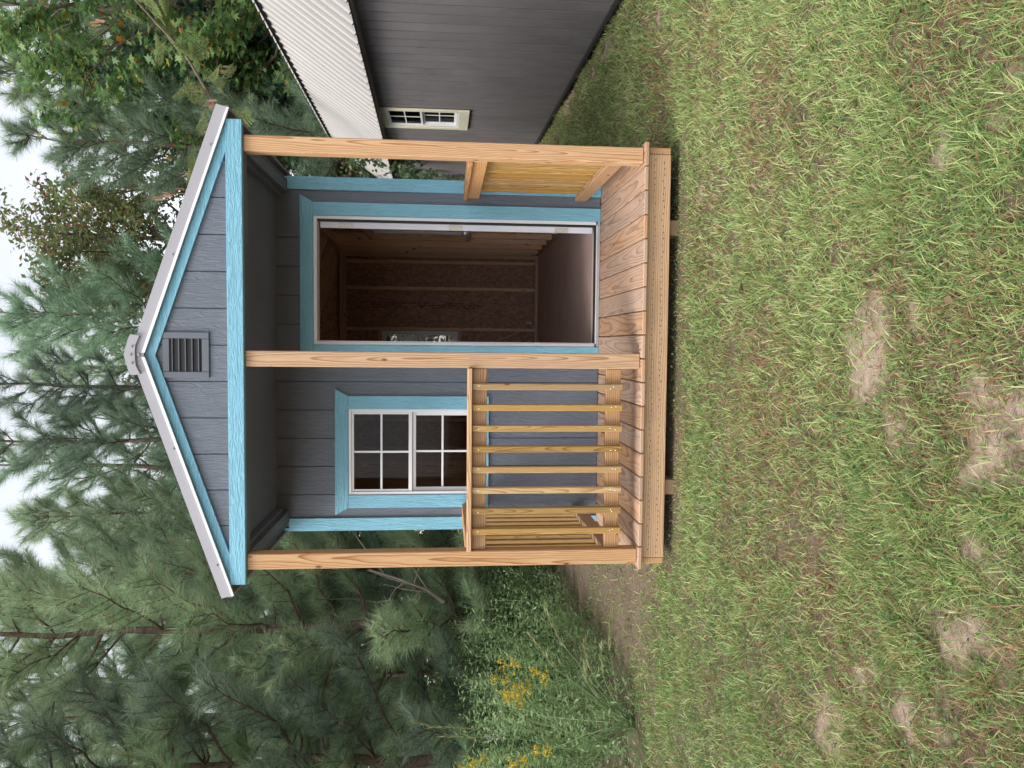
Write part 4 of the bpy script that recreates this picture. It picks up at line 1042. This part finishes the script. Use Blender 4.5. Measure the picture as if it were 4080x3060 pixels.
for i, (U, y, v, sc) in enumerate(((720, 7.0, 0, 1.0), (560, 6.7, 1, 1.2), (330, 6.2, 0, 1.0), (40, 5.8, 1, 1.25), (-240, 5.5, 0, 1.05), (820, 9.0, 0, 1.1), (640, 9.5, 1, 1.5), (420, 9.0, 0, 1.2), (180, 8.6, 1, 1.5), (-60, 8.2, 0, 1.2), (2380, 9.5, 0, 1.3), (2300, 11.5, 0, 1.4), (2900, 13.5, 0, 1.4))):
    put_bush(U, y, v, sc, i * 1.3, *(('dark leafy bush in the shade under the pines', 'bushes under the pines') if U < 1500 else ('dark bush in the gap behind the two sheds', 'bushes behind the sheds')))
# deep wood behind: one mass of foliage nobody could count
def deep_wood():
    rng = np.random.default_rng(61); lv = Tris(); n = 42000
    y = rng.uniform(13, 30, n); U = rng.uniform(-900, 3900, n); x = np.array([px(a, b) for a, b in zip(U, y)])
    top = 3.0 + 3.4 * fbm(x * .35, y * .2, 8) + .04 * y
    z = top * rng.random(n) ** .8
    T = np.stack([x, y, z], 1); d = rng.normal(size=T.shape)
    lv.scatter(*leaf_diamond(1, .6), frames(d, rng, (0, -.6, 1)) * (rng.uniform(.10, .26, n))[:, None, None], T)
    tag(link('woodland', lv.mesh('woodland', 'shrub')), 'far dark mass of woodland foliage behind the trees', 'woodland', kind='stuff')
deep_wood()
# fallen dead branches
def dead_branch(pts, r0, label):
    t_ = Tris(); rng = np.random.default_rng(len(label)); P_ = np.array(pts); t_.tube(P_, np.linspace(r0, r0 * .35, len(P_)), 6)
    for k in range(6):
        q, dd = interp(P_, rng.uniform(.25, .95)); e = q + (dd + rng.normal(0, .7, 3)) * rng.uniform(.15, .45); t_.tube([q, (q + e) / 2 + rng.normal(0, .03, 3), e], [r0 * .35, r0 * .25, r0 * .1], 4)
    tag(link('dead_branch', t_.mesh('dead_branch', 'deadwood', True)), label, 'branch', 'dead branches')
dead_branch([pixz(1790, 2440, .25) if False else pix(1770, 2400, 4.6), pix(1700, 2350, 4.7), pix(1600, 2310, 4.8), pix(1470, 2270, 4.9)], .028, 'pale broken branch leaning beside the corner post')
dead_branch([pix(1330, 2140, 6.0), pix(1290, 2210, 6.0), pix(1310, 2300, 6.1), pix(1420, 2330, 6.2)], .012, 'thin bleached bent twig seen between post and blue corner trim')
dead_branch([pix(1560, 2390, 5.6), pix(1500, 2400, 5.6), pix(1400, 2385, 5.7), pix(1260, 2390, 5.7)], .011, 'thin grey dead stem standing in the thicket')

# --- weed bank on the left: countless leafy stems, with goldenrod and tall grass standing out
def in_weeds(x, y):
    edge = -2.36 - 0.05 * np.clip(y - 1.2, -2, 5) - 0.9 * np.clip(0.9 - y, 0, 2) + .22 * (fbm(x * 2.2, y * 2.2, 19) - .5)
    return (x < edge) & (y > 0.40 + 0.25 * (fbm(x * 1.5, y * 1.5, 23) - .5))
def weed_bank():
    rng = np.random.default_rng(71); st, lv = Tris(), Tris(); T, Dn, Sz = [], [], []
    n = 0
    while n < 980:
        y = rng.uniform(.3, 6.5); x = rng.uniform(-7.5, -2.2)
        if not in_weeds(np.array([x]), np.array([y]))[0] or x < px(-350, y): continue
        n += 1
        edge = min(1, max(0, (-2.45 - x) / .6)) * min(1, max(.0, (y - .45) / .7))
        hh = (.24 + .84 * edge * rng.uniform(.6, 1.25)) * (.8 + .5 * float(vnoise(np.array([x]), np.array([y]), 5)[0]))
        lean = rng.normal(0, .22, 2); b = np.array([x, y, -.02]); e = b + np.array([lean[0] * hh, lean[1] * hh, hh]); p = bez(b, e, .05, 5, rng, .04)
        st.tube(p, np.linspace(.004, .0015, 5), 3)
        for k in range(int(26 + 60 * hh)):
            f = rng.uniform(.12, 1.0); q, dd = interp(p, f); az = rng.uniform(0, 6.28)
            T.append(q + rng.normal(0, .035, 3)); Dn.append((math.cos(az), math.sin(az), rng.uniform(-.2, .7))); Sz.append(rng.uniform(.03, .075))
    T = np.array(T); Dn = np.array(Dn); Sz = np.array(Sz); T[:, 2] = np.maximum(T[:, 2], .01)
    lv.scatter(*leaf_diamond(1, .30), frames(Dn, rng, (0, 0, 1)) * Sz[:, None, None], T)
    o = link('weeds', lv.mesh('weeds', 'weed')); tag(o, 'knee high bank of leafy green weeds beside the bare strip', 'weeds', kind='stuff')
    o2 = link('weed_stems', st.mesh('weed_stems', 'weed'), o)
weed_bank()
def goldenrod(loc, h, seed, label, mat='gold'):
    rng = np.random.default_rng(seed); st, lv, fl = Tris(), Tris(), Tris()
    for s_ in range(1):
        top = np.array([rng.normal(0, .07), rng.normal(0, .07), h * rng.uniform(.86, 1.02)]); p = bez((rng.normal(0, .02), rng.normal(0, .02), -.02), top, .03, 7, rng, .025)
        st.tube(p, np.linspace(.005, .002, 7), 4)
        m_ = 40; T = []; Dn = []
        for k in range(m_):
            q, dd = interp(p, rng.uniform(.15, .9)); az = rng.uniform(0, 6.28); T.append(q); Dn.append((math.cos(az), math.sin(az), .35))
        lv.scatter(*leaf_diamond(1, .2), frames(np.array(Dn), rng, (0, 0, 1)) * rng.uniform(.04, .09, m_)[:, None, None], np.array(T))
        T = []
        for k in range(9):
            q, dd = interp(p, .87 + .13 * k / 8); az = k * 2.4; L_ = .075 * (1 - .55 * k / 8); e = q + np.array([math.cos(az) * L_, math.sin(az) * L_, .05 * (k > 4) + .015])
            st.tube([q, e], [.0015, .001], 3)
            for j in range(20): T.append(q + (e - q) * rng.uniform(.15, 1.05) + rng.normal(0, .006, 3))
        T = np.array(T); d = rng.normal(size=T.shape); d[:, 2] += .5
        fl.scatter(*leaf_diamond(1, .7), frames(d, rng) * rng.uniform(.010, .019, len(T))[:, None, None], T)
    r = empty('goldenrod_plant' if mat == 'gold' else 'aster_plant', loc, rng.uniform(0, 6), label, 'flower', 'goldenrod in the weeds' if mat == 'gold' else None)
    for nm, tr_, mt in (('stem', st, 'weed'), ('leaves', lv, 'weed'), ('flower_head', fl, mat)):
        o = bpy.data.objects.new(nm, tr_.mesh(nm, mt)); COL.objects.link(o); o.parent = r
        if nm != 'stem': o['kind'] = 'stuff'
for i, (x, y, Yd) in enumerate(((1985, 2660, 1.75), (2030, 2690, 1.6), (2075, 2668, 1.5), (2000, 2825, 1.7), (2130, 2970, 1.2), (2005, 3030, 1.4), (1790, 3045, 2.2), (1965, 2770, 2.0), (2120, 2800, 1.25), (1890, 2980, 2.2))):
    q = pix(x, y, Yd); goldenrod((q[0], Yd, 0), q[2] + .03, 100 + i, 'yellow flowered goldenrod standing up out of the weeds')
q = pix(1950, 2860, 2.1); goldenrod((q[0], 2.1, 0), q[2], 140, 'small white flowered plant among the goldenrod', 'white')
def tall_grass(loc, tips, label, seed):
    rng = np.random.default_rng(seed); bl, sd_ = Tris(), Tris(); b0 = np.array(loc)
    for k in range(46):
        az = rng.uniform(0, 6.28); ln = rng.uniform(.35, .8); e = b0 + np.array([math.cos(az) * ln * .6, math.sin(az) * ln * .5, ln * rng.uniform(.5, .95)])
        p = bez(b0 + rng.normal(0, .03, 3) * (1, 1, 0), e, -.35 * ln, 6, rng, .01); bl.tube(p, np.linspace(.0035, .0008, 6), 3)
    for tp_ in tips:
        p = bez(b0, tp_, -.35, 9, rng, .008); bl.tube(p, np.linspace(.004, .0015, 9), 4)
        T, Dn = [], []
        for k in range(90):
            q, dd = interp(p, rng.uniform(.62, 1.0)); T.append(q); Dn.append(dd + rng.normal(0, .16, 3))
        sd_.scatter(*leaf_diamond(1, .12), frames(np.array(Dn), rng) * rng.uniform(.04, .085, 90)[:, None, None], np.array(T))
    r = empty('tall_grass', loc, 0, label, 'grass clump', 'tall seeding grass')
    for nm, tr_, mt in (('blades', bl, 'weed'), ('seed_heads', sd_, 'seed')):
        me = tr_.mesh(nm, mt); me.transform(Matrix.Translation(-Vector(loc))); o = bpy.data.objects.new(nm, me); COL.objects.link(o); o.parent = r
b = pixz(2530, 2880); b[1] = max(b[1], .7)
tall_grass((b[0], b[1], 0), [pix(2440, 2435, b[1] + .15), pix(2330, 2560, b[1] + .2), pix(2400, 2570, b[1]), pix(2170, 2420, b[1] + .3), pix(2120, 2540, b[1] + .2), pix(2330, 2650, b[1])], 'arching clump of tall grass with pale seed heads by the bare strip', 81)
b = pixz(2440, 2960); 
tall_grass((b[0], b[1], 0), [pix(1655, 2880, b[1] + .1), pix(1780, 2930, b[1]), pix(2140, 2890, b[1])], 'upright tall grass with pale seed heads among the goldenrod', 82)

# --- lawn
def lawn():
    rng = np.random.default_rng(91); tr_ = Tris(); tones = []
    zones = [(-1.7, 1.6, -3.0, -1.9, 52000, .0030, .046), (-2.2, 2.1, -1.9, -0.9, 31000, .0036, .046), (-2.6, 2.4, -0.9, 0.25, 20000, .0042, .044), (-3.4, -1.15, 0.1, 2.6, 8500, .0056, .042), (1.15, 2.75, 0.1, 3.0, 9500, .0056, .048), (1.2, 3.1, 3.0, 8.5, 4600, .0075, .055), (-1.2, 1.2, 0.1, 0.9, 1500, .005, .045), (-4.0, -2.6, -2.0, 0.6, 3500, .0056, .05), (2.3, 3.2, -2.5, 1.2, 3000, .0056, .05)]
    for (x0, x1, y0, y1, dens, wd, ht) in zones:
        nt_ = int((x1 - x0) * (y1 - y0) * dens / 11); cx = rng.uniform(x0, x1, nt_); cy = rng.uniform(y0, y1, nt_)
        per = rng.integers(4, 19, nt_); idx = np.repeat(np.arange(nt_), per); n = len(idx); sp = rng.uniform(.004, .022, nt_)[idx]
        ox = rng.normal(0, 1, n) * sp; oy = rng.normal(0, 1, n) * sp; x = cx[idx] + ox; y = cy[idx] + oy
        tuft_h = rng.uniform(.55, 1.35, nt_)[idx]; tuft_t = rng.normal(0, .10, nt_)[idx]
        clump = fbm(x * 9, y * 9, 41); dry = dryness(x, y); sa = sandy(x, y); mu_ = mulch(x, y)
        left = smooth(-.6, -1.5, x) * smooth(-2.2, -1.0, y)
        keep = rng.random(n) < np.clip((.30 + 1.15 * (clump - .2)) * (1 - .35 * dry) * (1 - .80 * sa) * (1 - .78 * mu_) * (1 - .35 * left), .02, 1)
        keep &= ~in_weeds(x, y)
        under = (np.abs(x) < 1.2) & (y > .06); keep &= ~(under & (rng.random(n) > .12))
        x, y, clump, dry, ox, oy, tuft_h, tuft_t = (q[keep] for q in (x, y, clump, dry, ox, oy, tuft_h, tuft_t)); n = len(x)
        th = np.arctan2(oy, ox) + rng.normal(0, .55, n); tilt = np.abs(rng.normal(.80, .36, n)).clip(.05, 1.45)
        ln = ht * 1.08 * tuft_h * rng.uniform(.5, 1.2, n) * (.65 + .8 * clump) * (1 - .6 * ((np.abs(x) < 1.3) & (y > -.14)))
        d = np.stack([np.cos(th) * np.sin(tilt), np.sin(th) * np.sin(tilt), np.cos(tilt)], 1)
        bend = rng.uniform(.02, .28, n)
        d2 = d + np.stack([np.cos(th), np.sin(th), -np.ones(n) * .9], 1) * bend[:, None]; d2 /= np.linalg.norm(d2, axis=1)[:, None]
        side = np.cross(d, rng.normal(size=(n, 3))); side /= np.linalg.norm(side, axis=1)[:, None] + 1e-9
        z = height(x, y); b = np.stack([x, y, z - .004], 1); w = wd * rng.uniform(.6, 1.2, n)[:, None]
        mid = b + d * (ln * .55)[:, None]; tip = mid + d2 * (ln * .5)[:, None]
        V = np.stack([b - side * w * .4, b + side * w * .4, mid - side * w * .5, mid + side * w * .5, tip], 1).reshape(-1, 3)
        F = (np.array([(0, 1, 3), (0, 3, 2), (2, 3, 4)])[None] + (np.arange(n) * 5)[:, None, None]).reshape(-1, 3)
        tr_.add(V, F)
        deadp = rng.random(n) < (.10 + .26 * dry + .10 * smooth(.5, .7, fbm(x * 5, y * 5, 87)))
        tn = np.where(deadp, rng.uniform(.75, 1.0, n), np.clip(rng.normal(.33, .15, n) + 1.3 * tuft_t + .10 * (fbm(x * 1.1, y * 1.1, 61) - .5) * 2, 0, .7))
        tones.append(np.repeat(tn, 5))
    mt, nn = new_mat('grass_blades'); at = N(nn, 'ShaderNodeAttribute', attribute_name='tone')
    rr = ramp(nn, [(0.0, (0.12, 0.225, 0.07)), (0.3, (0.33, 0.445, 0.155)), (0.55, (0.50, 0.56, 0.225)), (0.70, (0.60, 0.62, 0.33)), (0.76, (0.34, 0.17, 0.095)), (0.9, (0.44, 0.29, 0.18)), (1.0, (0.28, 0.115, 0.065))])
    L(nn, at, 'Fac', rr, 0)
    p = nn.nodes.new('ShaderNodeBsdfPrincipled'); p.inputs['Roughness'].default_value = .5; p.inputs['Specular IOR Level'].default_value = .35
    tl = nn.nodes.new('ShaderNodeBsdfTranslucent'); mx = nn.nodes.new('ShaderNodeMixShader'); mx.inputs[0].default_value = .3; o = nn.nodes.new('ShaderNodeOutputMaterial')
    L(nn, rr, 0, p, 'Base Color'); L(nn, rr, 0, tl, 0); L(nn, p, 0, mx, 1); L(nn, tl, 0, mx, 2); L(nn, mx, 0, o, 0)
    tag(link('lawn_grass', tr_.mesh('lawn_grass', mt, False, np.concatenate(tones))), 'patchy green lawn with dry blades and bare sandy spots', 'grass', kind='stuff')
lawn()
# clover and small ground weeds
def clover():
    rng = np.random.default_rng(95); tr_ = Tris(); n = 120000
    x = rng.uniform(-3.6, 2.8, n); y = rng.uniform(-3.0, 3.2, n)
    k = smooth(.46, .66, fbm(x * 1.3, y * 1.3, 71)) * .55 + smooth(-.9, -1.9, x) * smooth(-2.4, -.6, y) * .75 + .08 + .3 * smooth(1.3, 1.9, x) * smooth(0, 1, y)
    for (a, b_, r_) in ((-.32, -2.08, .17), (-.25, -2.32, .12), (-.5, -2.1, .1)): k = k + 1.6 * np.exp(-(((x - a) ** 2 + (y - b_) ** 2) / r_ ** 2) ** 2)
    kp = (rng.random(n) < k * (1 - .9 * sandy(x, y)) * (1 - .80 * mulch(x, y))) & ~in_weeds(x, y) & ~((np.abs(x) < 1.2) & (y > .1))
    x, y = x[kp], y[kp]; n = len(x)
    T = np.stack([x, y, height(x, y) + rng.uniform(.004, .035, n)], 1); d = rng.normal(size=(n, 3)); d[:, 2] = d[:, 2] * .25 + .15
    tr_.scatter(*leaf_diamond(1, .75), frames(d, rng, (0, 0, 1)) * rng.uniform(.009, .020, n)[:, None, None], T)
    mt = foliage('ground_weed_leaves', [(0.0, (0.10, 0.17, 0.065)), (.6, (0.17, 0.26, 0.10)), (1.0, (0.25, 0.33, 0.14))])
    tag(link('ground_weeds', tr_.mesh('ground_weeds', mt)), 'low clover and small leaved weeds spreading through the lawn', 'weeds', kind='stuff')
clover()
def litter():
    rng = np.random.default_rng(97); tr_ = Tris(); n = 16000
    x = rng.uniform(-3.0, 3.0, n); y = rng.uniform(-3.0, 6.5, n); k = .12 + .9 * mulch(x, y) + .8 * sandy(x, y); kp = (rng.random(n) < k) & ~((np.abs(x) < 1.2) & (y > .1)); x, y = x[kp], y[kp]; n = len(x)
    T = np.stack([x, y, height(x, y) + .008], 1); d = rng.normal(size=(n, 3)); d[:, 2] *= .12
    tr_.scatter(*leaf_diamond(1, .075), frames(d, rng, (0, 0, 1)) * rng.uniform(.02, .07, n)[:, None, None], T)
    tag(link('straw_litter', tr_.mesh('straw_litter', 'deadleaf')), 'dry brown straw and leaf bits lying on the ground', 'litter', kind='stuff')
litter()
for i, (x, y, s_) in enumerate(((2970, 1172, .085), (3815, 1210, .05), (2150, 2660, .05))):
    q = pixz(x, y, .03); rng = np.random.default_rng(i); t_ = Tris()
    t_.scatter(*leaf_diamond(1, .5, .5), frames(np.array([[rng.normal(), rng.normal(), .1]]), rng, (0, 0, 1)) * s_, np.zeros((1, 3)))
    tag(link('fallen_leaf', t_.mesh('fallen_leaf', 'deadleaf'), None, (q[0], q[1], .032)), ('curled brown leaf on the lawn in front of the doorway', 'small brown leaf lying near a sandy spot', 'brown leaf caught at the edge of the weeds')[i], 'leaf', 'fallen leaves')
